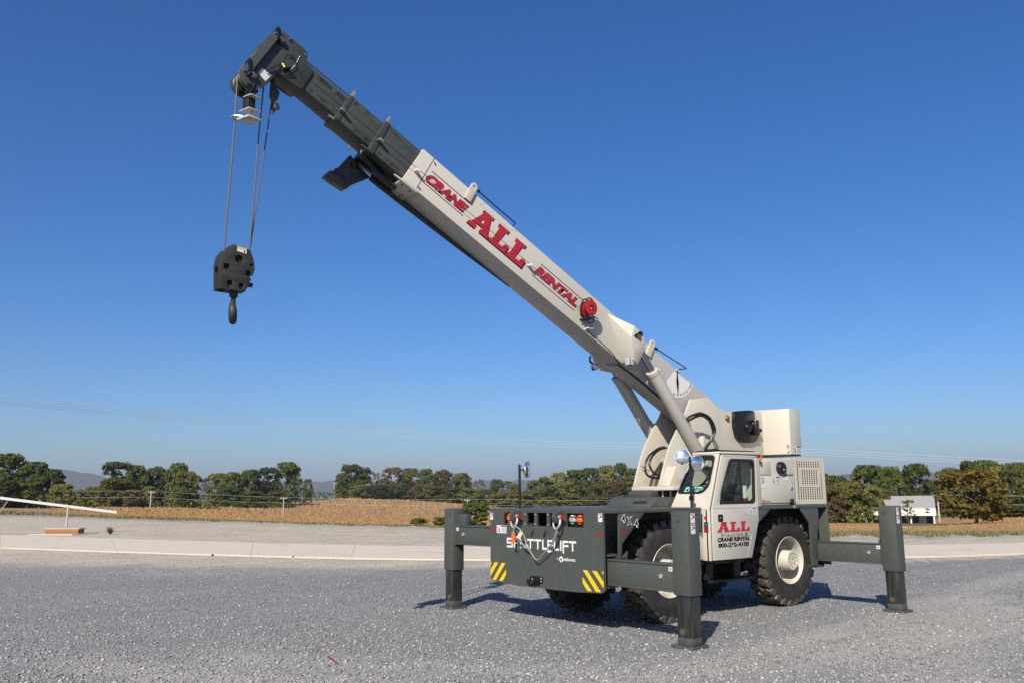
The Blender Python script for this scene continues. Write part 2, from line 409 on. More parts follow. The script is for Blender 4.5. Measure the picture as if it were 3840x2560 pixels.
def gravel_material():
    m, n, b = newmat('crushed_stone'); v = objco(n)
    at = n.nodes.new('ShaderNodeAttribute'); at.attribute_name = 'pale'
    big = noise(n, .35, 5, .6, v); mid = noise(n, 1.6, 5, .65, v)
    def vor(s):
        t = n.nodes.new('ShaderNodeTexVoronoi'); t.inputs['Scale'].default_value = s; n.links.new(v, t.inputs['Vector']); return t
    v1 = vor(31); v2 = vor(70); v3 = vor(11)
    def chan(t):
        s = n.nodes.new('ShaderNodeSeparateColor'); n.links.new(t.outputs['Color'], s.inputs[0]); return s
    s1 = chan(v1); s2 = chan(v2); s3 = chan(v3)
    g = mix(n, (.150, .157, .172), (.395, .404, .428), s1.outputs[0])
    g2 = mix(n, (.105, .110, .122), (.455, .463, .485), s2.outputs[1])
    g = mix(n, g, g2, .45)
    spk = ramp(n, s2.outputs[2], .95, .97); g = mix(n, g, (.62, .60, .58), spk)
    spk3 = ramp(n, s1.outputs[2], .972, .985); g = mix(n, g, (.60, .58, .55), spk3)
    p = mix(n, (.50, .43, .345), (.86, .76, .63), s2.outputs[0]); p = mix(n, p, (.70, .61, .50), .45)
    at2 = n.nodes.new('ShaderNodeAttribute'); at2.attribute_name = 'warm'
    pn = mix(n, (.30, .30, .302), (.62, .61, .60), s2.outputs[0]); pn = mix(n, pn, (.45, .44, .435), .4); p = mix(n, pn, p, at2.outputs['Fac'])
    # pale share: attribute + noise
    ad = n.nodes.new('ShaderNodeMath'); ad.operation = 'MULTIPLY_ADD'; ad.inputs[1].default_value = .55; n.links.new(big.outputs[0], ad.inputs[0])
    n.links.new(at.outputs['Fac'], ad.inputs[2])
    ad2 = n.nodes.new('ShaderNodeMath'); ad2.operation = 'MULTIPLY_ADD'; ad2.inputs[1].default_value = .5; n.links.new(mid.outputs[0], ad2.inputs[0]); n.links.new(ad.outputs[0], ad2.inputs[2])
    ad3 = n.nodes.new('ShaderNodeMath'); ad3.operation = 'MULTIPLY_ADD'; ad3.inputs[1].default_value = .35; n.links.new(s1.outputs[1], ad3.inputs[0]); n.links.new(ad2.outputs[0], ad3.inputs[2])
    f = ramp(n, ad3.outputs[0], .66, 1.22)
    c = mix(n, g, p, f)
    # dark joints between the stones
    jn = ramp(n, v1.outputs['Distance'], .45, .8)
    jn2 = n.nodes.new('ShaderNodeMath'); jn2.operation = 'MULTIPLY'; jn2.inputs[1].default_value = .42; n.links.new(jn, jn2.inputs[0])
    c = mix(n, c, (.055, .056, .06), jn2.outputs[0]) if False else mix(n, c, mix(n, (.055, .056, .06), (.26, .235, .2), f), jn2.outputs[0])
    tint = ramp(n, noise(n, .55, 3, .5, v).outputs[0], .35, .75)
    c = mix(n, c, mix(n, c, (.24, .225, .20), .30), tint)
    rut = noise(n, 1.0, 5, .6, objco(n, (.25, 2.2, 1)), .4); c = mix(n, c, mix(n, c, (.17, .178, .195), .38), ramp(n, rut.outputs[0], .50, .66))
    n.links.new(c, b.inputs['Base Color']); b.inputs['Roughness'].default_value = .85
    hs = n.nodes.new('ShaderNodeMath'); hs.operation = 'MULTIPLY_ADD'; hs.inputs[1].default_value = -1; hs.inputs[2].default_value = 1
    n.links.new(v1.outputs['Distance'], hs.inputs[0])
    h2 = n.nodes.new('ShaderNodeMath'); h2.operation = 'MULTIPLY_ADD'; h2.inputs[1].default_value = .8; n.links.new(s1.outputs[0], h2.inputs[0]); n.links.new(hs.outputs[0], h2.inputs[2])
    h3 = n.nodes.new('ShaderNodeMath'); h3.operation = 'MULTIPLY_ADD'; h3.inputs[1].default_value = -.5; n.links.new(v2.outputs['Distance'], h3.inputs[0]); n.links.new(h2.outputs[0], h3.inputs[2])
    bp = n.nodes.new('ShaderNodeBump'); bp.inputs['Strength'].default_value = .9; bp.inputs['Distance'].default_value = .018
    n.links.new(h3.outputs[0], bp.inputs['Height']); n.links.new(bp.outputs[0], b.inputs['Normal'])
    return m
GRAVEL = gravel_material()

# gravel yard, out to where the grass begins
azs = np.concatenate([np.linspace(-385, -170, 60)[:-1], np.linspace(-170, -88, 210), np.linspace(-88, -25, 30)[1:]])
tt = np.linspace(0, 1, 110)[:, None]
ed = edge_d(azs)[None, :]
D = 0.4*(ed/0.4)**tt
yard, gx, gy, ga, gd = polar_mesh('gravel_yard', azs, D, lambda a, d: np.zeros_like(d), GRAVEL)
tag(yard, 'grey crushed stone yard under the crane', kind='structure')
dn = dist_poly(gx, gy, RN); sn = side_poly(gx, gy, RN); df = dist_poly(gx, gy, RF)
crane_side = np.sign(sn[np.argmin(np.hypot(gx-3, gy-3))])
near_side = sn*crane_side > 0
left = np.clip((-(gy)-4)/14, 0, 1)                       # pale apron is wider to the left of the crane
pale = np.where(near_side, np.clip(1.25-dn/(0.9+4.8*left), 0, 1), np.clip(.98-.02*df, .35, .98))
def streak(x0, y0, x1, y1, wd, k):
    d_ = dist_poly(gx, gy, np.array([[x0, y0], [(x0+x1)/2+.4, (y0+y1)/2-.3], [x1, y1]])); return k*np.exp(-(d_/wd)**2)
pale = np.where(near_side, np.maximum(pale, streak(3.6,3.2,-9,4.2,.55,.55)+streak(2.6,6.4,-6,3.2,.7,.55)+streak(1.2,3.4,-7.5,2.6,.4,.45)
       +streak(3.9,-.4,1.6,2.4,.35,.5)+streak(5.3,-1.2,3.6,1.9,.5,.6)+streak(-2,-9,1.5,-12,.5,.35)+streak(-8,4.8,-22,3.0,.5,.5)+streak(-6,2.0,-19,.9,.45,.5)+streak(2.0,7.6,-9,6.2,1.3,.45)), pale)
far_track = np.where(~near_side, -.30*np.exp(-((df-4.5)/1.0)**2)-.22*np.exp(-((df-9)/1.4)**2)-.35*np.clip((gd/edge_d(ga)-.86)/.1, 0, 1), 0)
set_attr(yard, 'pale', pale+far_track-.06)
set_attr(yard, 'warm', np.where(near_side, np.clip(1.6-dn/(1.0+4.0*left), 0.12, 1), 1.0))

# land beyond the yard
def land_material():
    m, n, b = newmat('dry_field_soil'); v = objco(n)
    at = n.nodes.new('ShaderNodeAttribute'); at.attribute_name = 'grassy'
    a = noise(n, .25, 6, .65, v); c2 = noise(n, 1.5, 5, .7, v)
    grass = mix(n, (.075, .085, .030), (.17, .145, .062), a.outputs[0])
    corn = mix(n, (.29, .160, .056), (.41, .245, .095), c2.outputs[0])
    ad = n.nodes.new('ShaderNodeMath'); ad.operation = 'MULTIPLY_ADD'; ad.inputs[1].default_value = .7; ad.inputs[2].default_value = -.35
    n.links.new(a.outputs[0], ad.inputs[0])
    s = n.nodes.new('ShaderNodeMath'); s.operation = 'ADD'; n.links.new(at.outputs['Fac'], s.inputs[0]); n.links.new(ad.outputs[0], s.inputs[1])
    n.links.new(mix(n, corn, grass, ramp(n, s.outputs[0], .35, .65)), b.inputs['Base Color']); b.inputs['Roughness'].default_value = .95
    return m
LAND = land_material()
azl = np.concatenate([np.linspace(-385, -172, 40)[:-1], np.linspace(-172, -84, 180), np.linspace(-84, -25, 24)[1:]])
fr_ = np.concatenate([np.linspace(0, 1, 60)**1.5*0.12, np.linspace(.12, 1, 50)[1:]**2.2])
fr_ = np.unique(np.concatenate([np.linspace(0, .010, 14), np.linspace(.010, .075, 46)[1:], np.geomspace(.075, 1, 22)[1:]]))[:, None]
el = edge_d(azl)[None, :]-.02
Dl = el+(6300-el)*fr_
land, lx, ly, la, ld = polar_mesh('field_ground', azl, Dl, lambda a, d: np.where(d <= edge_d(a)+.03, -.02, terr_pol(a, d))-np.clip((d-edge_d(a))/30, 0, 1)*.0, LAND)
tag(land, 'dry brown field and grass sloping away behind the yard', kind='structure')
gw = np.interp(la, [-170, -156, -140, -125, -112, -100, -90], [26, 30, 14, 9, 16, 45, 70])
grassy = np.clip(1-(ld-edge_d(la))/gw, 0, 1)
far_green = np.clip((ld-430)/120, 0, 1)
lawn = np.exp(-(((la+153.2)/1.6)**2))*np.exp(-((ld-150)/26)**2)
set_attr(land, 'grassy', np.maximum(np.maximum(grassy, far_green), lawn*1.2))

# concrete road, slab by slab
def concrete():
    m, n, b = newmat('pale_concrete'); v = objco(n)
    a = noise(n, .5, 5, .6, v); c = noise(n, 6, 6, .7, v)
    k = mix(n, (.60, .54, .465), (.70, .635, .555), a.outputs[0])
    k = mix(n, k, (.42, .37, .30), ramp(n, c.outputs[0], .55, .9)); st = noise(n, 1.3, 6, .7, objco(n, (1, .35, 1)), .8); k = mix(n, k, mix(n, k, (.30, .27, .23), .45), ramp(n, st.outputs[0], .55, .72))
    n.links.new(k, b.inputs['Base Color']); b.inputs['Roughness'].default_value = .9
    return m
CONC = concrete(); DUST = flat('tan_dust', (.68, .57, .43), .95)
road = empty('concrete_road'); tag(road, 'pale concrete road curving behind the crane', kind='structure')
npt = len(RN); step = 5
for i in range(0, npt-1, step):
    j = min(i+step, npt-1); m = MB()
    for k in range(i, j):
        def ip(A_, B_, t): return A_+(B_-A_)*t
        g0 = .006 if k == i else 0; g1 = .006 if k == j-1 else 0
        a, b2 = ip(RN[k], RN[k+1], g0), ip(RN[k], RN[k+1], 1-g1); d, c = ip(RF[k], RF[k+1], g0), ip(RF[k], RF[k+1], 1-g1)
        zt = .045; V = [(*a, zt), (*b2, zt), (*c, zt), (*d, zt), (*a, -.05), (*b2, -.05), (*c, -.05), (*d, -.05)]
        F = [(3, 2, 1, 0), (0, 1, 5, 4), (2, 3, 7, 6)]
        if k == i: F.append((3, 0, 4, 7))
        if k == j-1: F.append((1, 2, 6, 5))
        m.add(V, F)
    m.build('slab', CONC, road)
m = MB()                                               # tan dust gathered along the near edge
for k in range(npt-1):
    nn = []
    for q in (k, k+1):
        t = RN[min(q+1, npt-1)]-RN[max(q-1, 0)]; t /= np.linalg.norm(t); nv = np.array([-t[1], t[0]])
        if (RF[q]-RN[q])@nv > 0: nv = -nv
        wdt = .13+.07*math.sin(q*1.7)+.04*math.sin(q*5.1); nn.append((RN[q]+nv*.01, RN[q]+nv*wdt))
    m.add([(*nn[0][0], .02), (*nn[1][0], .02), (*nn[1][1], .006), (*nn[0][1], .006)], [(0, 1, 2, 3)])
m.build('dust_edge', DUST, road)

# blue ridge on the horizon
def ridge_material():
    m, n, b = newmat('wooded_ridge'); nn = noise(n, .004, 6, .6, objco(n))
    n.links.new(mix(n, (.030, .045, .020), (.055, .065, .03), nn.outputs[0]), b.inputs['Base Color']); b.inputs['Roughness'].default_value = 1; return m
m = MB(); V = []; nA = 260
for i in range(nA):
    az = -190+i*(120/(nA-1)); d = 5200
    base = np.interp(az, [-190,-165,-158.5,-154,-150,-147.5,-140,-128,-117,-114,-110,-107,-104,-101.5,-98,-94,-86,-70], [70,75,88,100,92,88,84,80,82,84,80,92,104,150,118,96,92,70])
    h = base+4*math.sin(az*3.1)+3*math.sin(az*7.7+1)+1.5*math.sin(az*17)
    ca, sa = math.cos(R(az)), math.sin(R(az))
    for dd, zz in ((d-700, -7), (d-250, h*.62+4*math.sin(az*9)), (d, h), (d+700, -7)):
        V.append((CAM.x+dd*ca, CAM.y+dd*sa, zz))
m.v = V; m.f = [(i*4+k, i*4+k+1, i*4+k+5, i*4+k+4) for i in range(nA-1) for k in range(3)]
tag(m.build('hills', ridge_material(), ang=180), 'long blue ridge on the horizon', kind='structure')

# ------------------------------------------------------------------ trees
def leaf_mat(name, a, b_, c):
    m = bpy.data.materials.new(name); m.use_nodes = True; n = m.node_tree; n.nodes.clear()
    o = n.nodes.new('ShaderNodeOutputMaterial'); d = n.nodes.new('ShaderNodeBsdfDiffuse'); t = n.nodes.new('ShaderNodeBsdfTranslucent')
    mx = n.nodes.new('ShaderNodeMixShader'); mx.inputs[0].default_value = .25
    oi = n.nodes.new('ShaderNodeObjectInfo'); g = n.nodes.new('ShaderNodeNewGeometry')
    c1 = mix(n, a, b_, g.outputs['Random Per Island']); nz = noise(n, 2.2, 4, .6, objco(n))
    c2 = mix(n, c1, c, ramp(n, nz.outputs[0], .50, .72))
    h = n.nodes.new('ShaderNodeHueSaturation'); mr = n.nodes.new('ShaderNodeMapRange'); mr.inputs[3].default_value = .70; mr.inputs[4].default_value = 1.35
    n.links.new(oi.outputs['Random'], mr.inputs[0]); n.links.new(mr.outputs[0], h.inputs['Value']); n.links.new(c2, h.inputs['Color'])
    n.links.new(h.outputs[0], d.inputs[0]); n.links.new(h.outputs[0], t.inputs[0])
    n.links.new(d.outputs[0], mx.inputs[1]); n.links.new(t.outputs[0], mx.inputs[2]); n.links.new(mx.outputs[0], o.inputs[0])
    return m
LEAF = {'d': leaf_mat('dark_green_foliage', (.052,.076,.020), (.108,.138,.036), (.145,.158,.042)),
        'o': leaf_mat('olive_foliage', (.092,.104,.026), (.175,.176,.046), (.215,.190,.060)),
        'y': leaf_mat('yellow_green_foliage', (.125,.135,.028), (.215,.205,.050), (.25,.22,.06)),
        'b': leaf_mat('rusty_foliage', (.105,.078,.032), (.195,.140,.062), (.140,.130,.050)),
        'g': leaf_mat('thin_grey_foliage', (.115,.105,.066), (.19,.17,.11), (.14,.13,.065)),
        'a': leaf_mat('golden_foliage', (.170,.130,.028), (.31,.23,.050), (.20,.19,.050))}
BARK = flat('grey_bark', (.085, .070, .055), .9)
def crown_mesh(seed, n_leaf, blobs, sparse=False, low=.16):
    """unit crown: height 1, radius 1; leaf cards on many small clumps along limbs"""
    r = np.random.default_rng(seed); C = []
    for i in range(blobs):
        z = low+(.97-low)*r.random()
        env = math.sqrt(max(.02, 1-((z-.45)/.56)**2)) if z > .25 else .62+1.2*(z-.05)
        rad = env*(.15+.75*math.sqrt(r.random())); a = r.random()*2*math.pi
        C.append((rad*math.cos(a), rad*math.sin(a), min(z, .88), (.16+.20*r.random())*(0.7 if sparse else 1)))
    C.append((0, 0, .93, .12)); C.append((.12, -.1, .86, .2))
    C = np.array(C); wts = C[:, 3]**2; wts /= wts.sum()
    k = r.choice(len(C), n_leaf, p=wts); dirs = r.normal(size=(n_leaf, 3)); dirs /= np.linalg.norm(dirs, axis=1)[:, None]
    dirs[:, 2] = np.where(dirs[:, 2] < -.3, -dirs[:, 2]*.6, dirs[:, 2])
    rad = C[k, 3][:, None]*(.55+.5*r.random((n_leaf, 1)))
    P = C[k, :3]+dirs*rad*np.array([1, 1, .42])
    nrm = dirs+r.normal(size=(n_leaf, 3))*.55; nrm /= np.linalg.norm(nrm, axis=1)[:, None]
    t = np.cross(nrm, r.normal(size=(n_leaf, 3))); t /= np.linalg.norm(t, axis=1)[:, None]; b = np.cross(nrm, t)
    s = (.028+.040*r.random((n_leaf, 1)))*(1.0 if not sparse else .9)
    sc3 = np.array([1.0, 1.0, .5])
    V = np.stack([P+t*s*sc3*1.5, P+b*s*sc3*.9, P-t*s*sc3*1.5, P-b*s*sc3*.9], 1).reshape(-1, 3)
    V[:, 2] = np.clip(V[:, 2], .01, 1.0)
    me = bpy.data.meshes.new('crown'); nf = n_leaf
    me.vertices.add(nf*4); me.vertices.foreach_set('co', V.ravel()); me.loops.add(nf*4); me.loops.foreach_set('vertex_index', np.arange(nf*4))
    me.polygons.add(nf); me.polygons.foreach_set('loop_start', np.arange(nf)*4); me.polygons.foreach_set('loop_total', np.full(nf, 4))
    me.update(calc_edges=True); me.validate(); me.materials.append(LEAF['d'])
    return me
def trunk_mesh(seed):
    r = random.Random(seed); m = MB()
    base = [(0, 0, -.06), (.03, .02, .15), (.0, .05, .38), (.04, .0, .60), (.02, -.02, .82)]
    P = spline(base, 3)
    n = 7
    for i in range(len(P)-1):
        r0 = .075*(1-.85*i/len(P)); r1 = .075*(1-.85*(i+1)/len(P)); m.cyl(P[i], P[i+1], r0, r1, n, caps=False)
    for k in range(7):
        q = P[3+k % (len(P)-5)]; a = k*2.4+r.random(); e = .35+.4*r.random()
        m.cyl(q, (q.x+e*math.cos(a), q.y+e*math.sin(a), q.z+.12+.16*r.random()), .026, .006, 5, caps=False)
    me = m.build('trunk', BARK); d = me.data; bpy.data.objects.remove(me); return d
CROWNS = [crown_mesh(100+i, 4400, 60+8*(i % 4), low=.03) for i in range(7)]
THIN = [crown_mesh(200+i, 800, 30, True, .2) for i in range(2)]
BUSHY = [crown_mesh(300+i, 1500, 34, low=.05) for i in range(3)]
BIG = crown_mesh(400, 3800, 60, low=.08)
TRUNKS = [trunk_mesh(i) for i in range(4)]
TREES = {
'clump behind the barrier arm': [(-22.8,-224.0,9.60,5.40,'d'),(-27.2,-218.3,11.35,4.93,'d'),(-32.0,-215.5,9.53,3.84,'d'),(-34.7,-211.9,7.79,3.31,'d'),(-36.5,-208.5,4.58,2.72,'y'),(-26.8,-203.2,4.78,3.95,'y'),(-23.0,-200.7,5.29,3.90,'d')],
'clump around the first pole': [(-51.3,-259.6,3.79,3.37,'o'),(-58.3,-273.4,4.58,3.38,'o'),(-60.5,-257.4,11.33,4.38,'d'),(-57.7,-250.9,6.61,4.93,'y'),(-67.9,-265.8,10.85,3.67,'d'),(-61.2,-243.7,3.62,2.81,'b'),(-74.7,-269.0,10.63,4.00,'d'),(-78.6,-262.6,11.46,3.93,'d'),(-76.9,-247.4,8.68,3.97,'o'),(-73.7,-240.0,3.34,2.57,'d'),(-69.5,-258.0,4.71,2.98,'o')],
'clump left of the second pole': [(-111.1,-330.8,8.77,2.21,'g'),(-110.5,-315.1,9.84,4.44,'o'),(-114.0,-308.4,10.11,4.69,'d'),(-118.5,-304.5,11.03,4.35,'d'),(-106.2,-292.2,4.72,5.13,'d'),(-112.2,-285.5,3.37,4.38,'o'),(-129.5,-313.0,12.17,4.50,'d'),(-136.7,-312.0,14.18,4.96,'d'),(-124.3,-293.4,3.38,4.04,'o')],
'lone': [(-176.8,-379.4,9.29,2.63,'d')],
'line behind the corn crest': [(-219.4,-413.8,17.87,9.12,'d'),(-214.3,-414.3,13.02,5.27,'o'),(-238.6,-426.1,14.96,4.60,'g'),(-242.5,-412.3,16.26,7.21,'b'),(-252.4,-408.6,15.98,6.33,'o'),(-257.7,-400.5,15.39,5.38,'d'),(-263.4,-393.1,14.97,5.94,'b'),(-263.0,-375.2,12.68,6.05,'o'),(-265.3,-361.2,9.49,4.79,'g'),(-217.9,-403.3,6.84,5.76,'o'),(-223.9,-394.2,7.14,6.41,'d'),(-233.4,-388.6,7.08,7.12,'d'),(-240.1,-378.5,6.95,6.76,'b'),(-241.5,-365.7,5.85,5.79,'y'),(-245.4,-357.0,5.35,6.00,'o'),(-243.2,-340.2,4.79,5.80,'o'),(-243.5,-327.6,4.16,5.40,'d')],
'wooded slope above the deck': [(-260.2,-340.0,8.83,3.50,'d'),(-264.1,-336.9,8.40,4.04,'g'),(-242.1,-303.4,6.09,3.68,'y'),(-261.7,-313.2,7.99,3.60,'o'),(-265.7,-309.8,9.58,4.38,'y'),(-270.4,-305.7,11.29,5.15,'y'),(-279.9,-303.9,12.60,5.47,'d'),(-285.3,-298.8,13.42,5.47,'d'),(-290.9,-293.4,14.61,5.47,'o'),(-295.8,-288.5,15.54,4.43,'d'),(-300.2,-284.0,13.06,5.21,'d'),(-304.9,-278.9,11.98,5.47,'o'),(-228.1,-295.3,2.41,5.31,'o'),(-232.2,-285.6,1.77,4.89,'y'),(-238.1,-287.3,3.46,4.72,'d'),(-234.5,-270.7,4.43,5.44,'d'),(-246.2,-273.7,6.72,6.05,'y'),(-252.1,-268.2,7.21,6.05,'d'),(-250.1,-256.4,5.69,5.44,'o'),(-251.0,-248.5,6.23,4.92,'b'),(-259.4,-247.0,6.34,5.44,'d'),(-263.9,-242.2,5.51,5.21,'o'),(-214.8,-248.0,0.47,4.69,'y'),(-221.7,-241.9,1.11,5.21,'o'),(-224.9,-232.0,0.76,5.13,'b'),(-231.3,-225.7,0.99,5.13,'d')],
'row behind the cab': [(-293.9,-253.7,10.06,6.13,'d'),(-282.5,-204.0,9.37,5.51,'y'),(-271.9,-184.4,8.33,5.21,'d')],
'hedge left of the barn': [(-187.0,-113.4,5.85,3.17,'o'),(-176.1,-102.5,5.16,3.16,'d'),(-132.7,-77.7,2.43,2.27,'b'),(-136.6,-77.0,3.26,3.09,'y'),(-166.3,-89.6,6.90,3.80,'d'),(-172.8,-88.1,6.66,3.14,'d'),(-183.9,-88.5,7.39,4.08,'d'),(-139.5,-76.1,1.27,2.86,'d'),(-140.6,-74.4,2.63,1.9,'y'),(-144.2,-74.2,1.23,1.2,'y'),(-125.4,-60.2,0.38,1.19,'o')],
'wood right of the barn': [(-208.1,-96.1,4.20,3.09,'o'),(-205.1,-90.6,6.94,3.46,'o'),(-211.6,-88.6,8.50,3.53,'d'),(-208.5,-83.0,8.39,3.74,'d'),(-204.6,-79.4,6.93,2.96,'y'),(-204.1,-75.4,7.53,3.49,'o'),(-205.1,-72.9,6.87,3.14,'y'),(-182.1,-68.6,0.73,4.08,'d'),(-185.0,-74.5,0.34,3.35,'d'),(-183.6,-64.6,0.96,3.45,'o')],
'golden': [(-111.1,-43.8,4.38,3.98,'a')]}
TONE = {'d': 'dark green', 'o': 'olive green', 'y': 'yellow green', 'b': 'rusty brown', 'g': 'thin grey', 'a': 'golden'}
ORD = ['first','second','third','fourth','fifth','sixth','seventh','eighth','ninth','tenth','eleventh','twelfth']
ntree = 0
def make_tree(x, y, ztop, rad, kind, label, group=None, name='tree', crown=None, zb=None):
    global ntree
    zb = terr(x, y) if zb is None else zb
    H = ztop-zb; t = empty(name, (x, y, zb)); tag(t, label, 'bush' if name == 'bush' else 'tree', group)
    rot = rng.random()*6.28; t.rotation_euler.z = rot
    c = bpy.data.objects.new('crown', crown or (THIN[ntree % 2] if kind == 'g' else CROWNS[int(rng.integers(7))])); col.objects.link(c); c.parent = t
    c.scale = (rad*1.08, rad*1.08, H*1.03); c.material_slots[0].link = 'OBJECT'; c.material_slots[0].material = LEAF[kind]
    k = bpy.data.objects.new('trunk', TRUNKS[ntree % 4]); col.objects.link(k); k.parent = t; s = min(rad*1.3, H*.55); k.scale = (s, s, H*.9)
    ntree += 1; return t
for zone, L in TREES.items():
    if zone == 'golden':
        make_tree(*L[0], 'big golden tree standing alone in the field right of the barn', crown=BIG); continue
    if zone == 'lone':
        make_tree(*L[0], 'small lone dark tree on the skyline between the second pole and the corn hill'); continue
    az = [float(pol(np.array([q[0]]), np.array([q[1]]))[0][0]) for q in L]
    order = sorted(range(len(L)), key=lambda i: -az[i]); cnt = {}; tot = {}
    size = lambda q: 'tall' if q[2]-terr(q[0], q[1]) > 9.5 else 'low'
    for i in order: tot[(L[i][4], size(L[i]))] = tot.get((L[i][4], size(L[i])), 0)+1
    for i in order:
        q = L[i]; key = (q[4], size(q)); k = cnt.get(key, 0); cnt[key] = k+1
        lb = f'{ORD[k]} {key[1]} {TONE[q[4]]} tree from the left in the {zone}' if tot[key] > 1 else f'only {key[1]} {TONE[q[4]]} tree in the {zone}'
        make_tree(*q, lb, zone, crown=THIN[0] if q[3] == 1.19 else None)
# infill: understorey standing among the trees, reads as one dark mass
m_pts = []
for zone, L in TREES.items():
    if zone in ('golden', 'lone'): continue
    for q in L:
        if -150 < q[0] < -120 and q[1] > -76: continue
        for k in range(2): m_pts.append((q[0]+rng.normal()*3.2-.6*5, q[1]+rng.normal()*3.2-.8*3, q[4]))
def scatter_quads(name, P, size, mat, flatz=.6, kind='stuff', label=None):
    n_ = len(P); nr = rng.normal(size=(n_, 3)); nr /= np.linalg.norm(nr, axis=1)[:, None]
    t = np.cross(nr, rng.normal(size=(n_, 3))); t /= np.linalg.norm(t, axis=1)[:, None]; b = np.cross(nr, t); s = size[:, None]
    V = np.stack([P+t*s, P+b*s*flatz, P-t*s, P-b*s*flatz], 1).reshape(-1, 3)
    me = bpy.data.meshes.new(name); me.vertices.add(n_*4); me.vertices.foreach_set('co', V.ravel()); me.loops.add(n_*4)
    me.loops.foreach_set('vertex_index', np.arange(n_*4)); me.polygons.add(n_); me.polygons.foreach_set('loop_start', np.arange(n_)*4)
    me.polygons.foreach_set('loop_total', np.full(n_, 4)); me.update(calc_edges=True); me.materials.append(mat)
    o = bpy.data.objects.new(name, me); col.objects.link(o); tag(o, label, kind=kind); return o
P = []; S = []
for (x, y, k) in m_pts:
    zb = terr(x, y); nn = 130
    q = rng.normal(size=(nn, 3))*np.array([2.0, 2.0, 0]); q[:, 2] = np.abs(rng.normal(size=nn))*1.0+.1
    P.append(q+np.array([x, y, zb])); S.append(.25+.3*rng.random(nn))
scatter_quads('undergrowth', np.concatenate(P), np.concatenate(S), LEAF['o'], label='dark undergrowth at the feet of the trees')
# far wood in the gap below the ridge
P = []; S = []
for az in np.arange(-126, -96, .11):
    d = 1250+60*math.sin(az*3); hh = 5.5+3.0*abs(math.sin(az*2.9))+2.2*rng.random()
    for k in range(10):
        zz = -5.5+rng.random()*(hh+3.5); a2 = R(az+rng.normal()*.1); P.append((CAM.x+(d+rng.normal()*8)*math.cos(a2), CAM.y+d*math.sin(a2), zz)); S.append(1.3+1.2*rng.random())
scatter_quads('far_wood', np.array(P), np.array(S), LEAF['d'], label='distant wood below the blue ridge')

# bushes by the yard edge
for x, y, zb, zt, rad, lb in [(-25.6,-43.3,-.53,.11,.62,'low sprawling bush at the gravel edge, left of its twin'), (-25.7,-40.8,-.44,.20,.5,'small rounded bush at the gravel edge beside the outrigger'),
                              (-27.7,-39.4,-.45,1.12,1.05,'big round dark green bush beside the third pole')]:
    make_tree(x, y, zt, rad, 'd' if rad > .9 else 'o', lb, name='bush', crown=CROWNS[ntree % 7], zb=zb)

# corn standing in the field, and rough grass along the verge
def stalk_material(name, a, b_):
    m, n, bb = newmat(name); g = n.nodes.new('ShaderNodeNewGeometry')
    n.links.new(mix(n, a, b_, g.outputs['Random Per Island']), bb.inputs['Base Color']); bb.inputs['Roughness'].default_value = .8; return m
def blades(name, Xb, Yb, Zb, Hb, Wb, mat, label, lean=.35):
    n_ = len(Xb); a = rng.random(n_)*math.pi; tx, ty = np.cos(a)*Wb, np.sin(a)*Wb
    lx_, ly_ = rng.normal(size=n_)*Hb*lean, rng.normal(size=n_)*Hb*lean
    V = np.stack([np.stack([Xb-tx, Yb-ty, Zb], 1), np.stack([Xb+tx, Yb+ty, Zb], 1), np.stack([Xb+lx_+tx*.3, Yb+ly_+ty*.3, Zb+Hb], 1)], 1).reshape(-1, 3)
    me = bpy.data.meshes.new(name); me.vertices.add(n_*3); me.vertices.foreach_set('co', V.ravel()); me.loops.add(n_*3)
    me.loops.foreach_set('vertex_index', np.arange(n_*3)); me.polygons.add(n_); me.polygons.foreach_set('loop_start', np.arange(n_)*3)
    me.polygons.foreach_set('loop_total', np.full(n_, 3)); me.update(calc_edges=True); me.materials.append(mat)
    o = bpy.data.objects.new(name, me); col.objects.link(o); tag(o, label, kind='stuff'); return o
def field(az0, az1, n_, dmin, dmax):
    az = az0+(az1-az0)*rng.random(n_); e = edge_d(az); lo = e+dmin(az); hi = dmax(az)
    d = 1/(1/hi+(1/lo-1/hi)*rng.random(n_)); return az, d
def xy(az, d): return CAM.x+d*np.cos(np.radians(az)), CAM.y+d*np.sin(np.radians(az))
gwf = lambda az: np.interp(az, [-170, -156, -140, -125, -112, -100, -90], [24, 26, 12, 6, 12, 36, 60])
dmx = lambda az: np.interp(az, [-168, -158, -150, -136, -127, -123, -118, -114.5, -108, -104, -98], [230, 215, 135, 300, 385, 435, 455, 405, 335, 285, 235])
a1, d1 = field(-131, -101, 80000, gwf, dmx); a2, d2 = field(-165, -145, 26000, gwf, dmx)
az = np.concatenate([a1, a2]); d = np.concatenate([d1, d2]); keep = ~((np.abs(az+153.2) < 1.4) & (d > 120)); az, d = az[keep], d[keep]
x, y = xy(az, d); hgt = (.55+.45*rng.random(len(x)))*np.clip(d/520, .10, .85)
blades('corn', x, y, terr_pol(az, d)-.1, hgt, .03+.0009*d, stalk_material('dry_corn', (.30, .170, .058), (.44, .270, .105)), 'dry tan corn covering the hill behind the yard')
az, d = field(-166, -92, 36000, lambda a: -.3+0*a, lambda a: edge_d(a)+gwf(a)+6)
x, y = xy(az, d); zz = np.where(d < edge_d(az)+.3, -.03, terr_pol(az, d))
blades('verge_grass', x, y, zz-.03, 0.05+.17*rng.random(len(x)), .012+.0009*d, stalk_material('verge_grass_blades', (.085, .105, .032), (.25, .20, .085)), 'rough green and straw grass along the gravel edge')

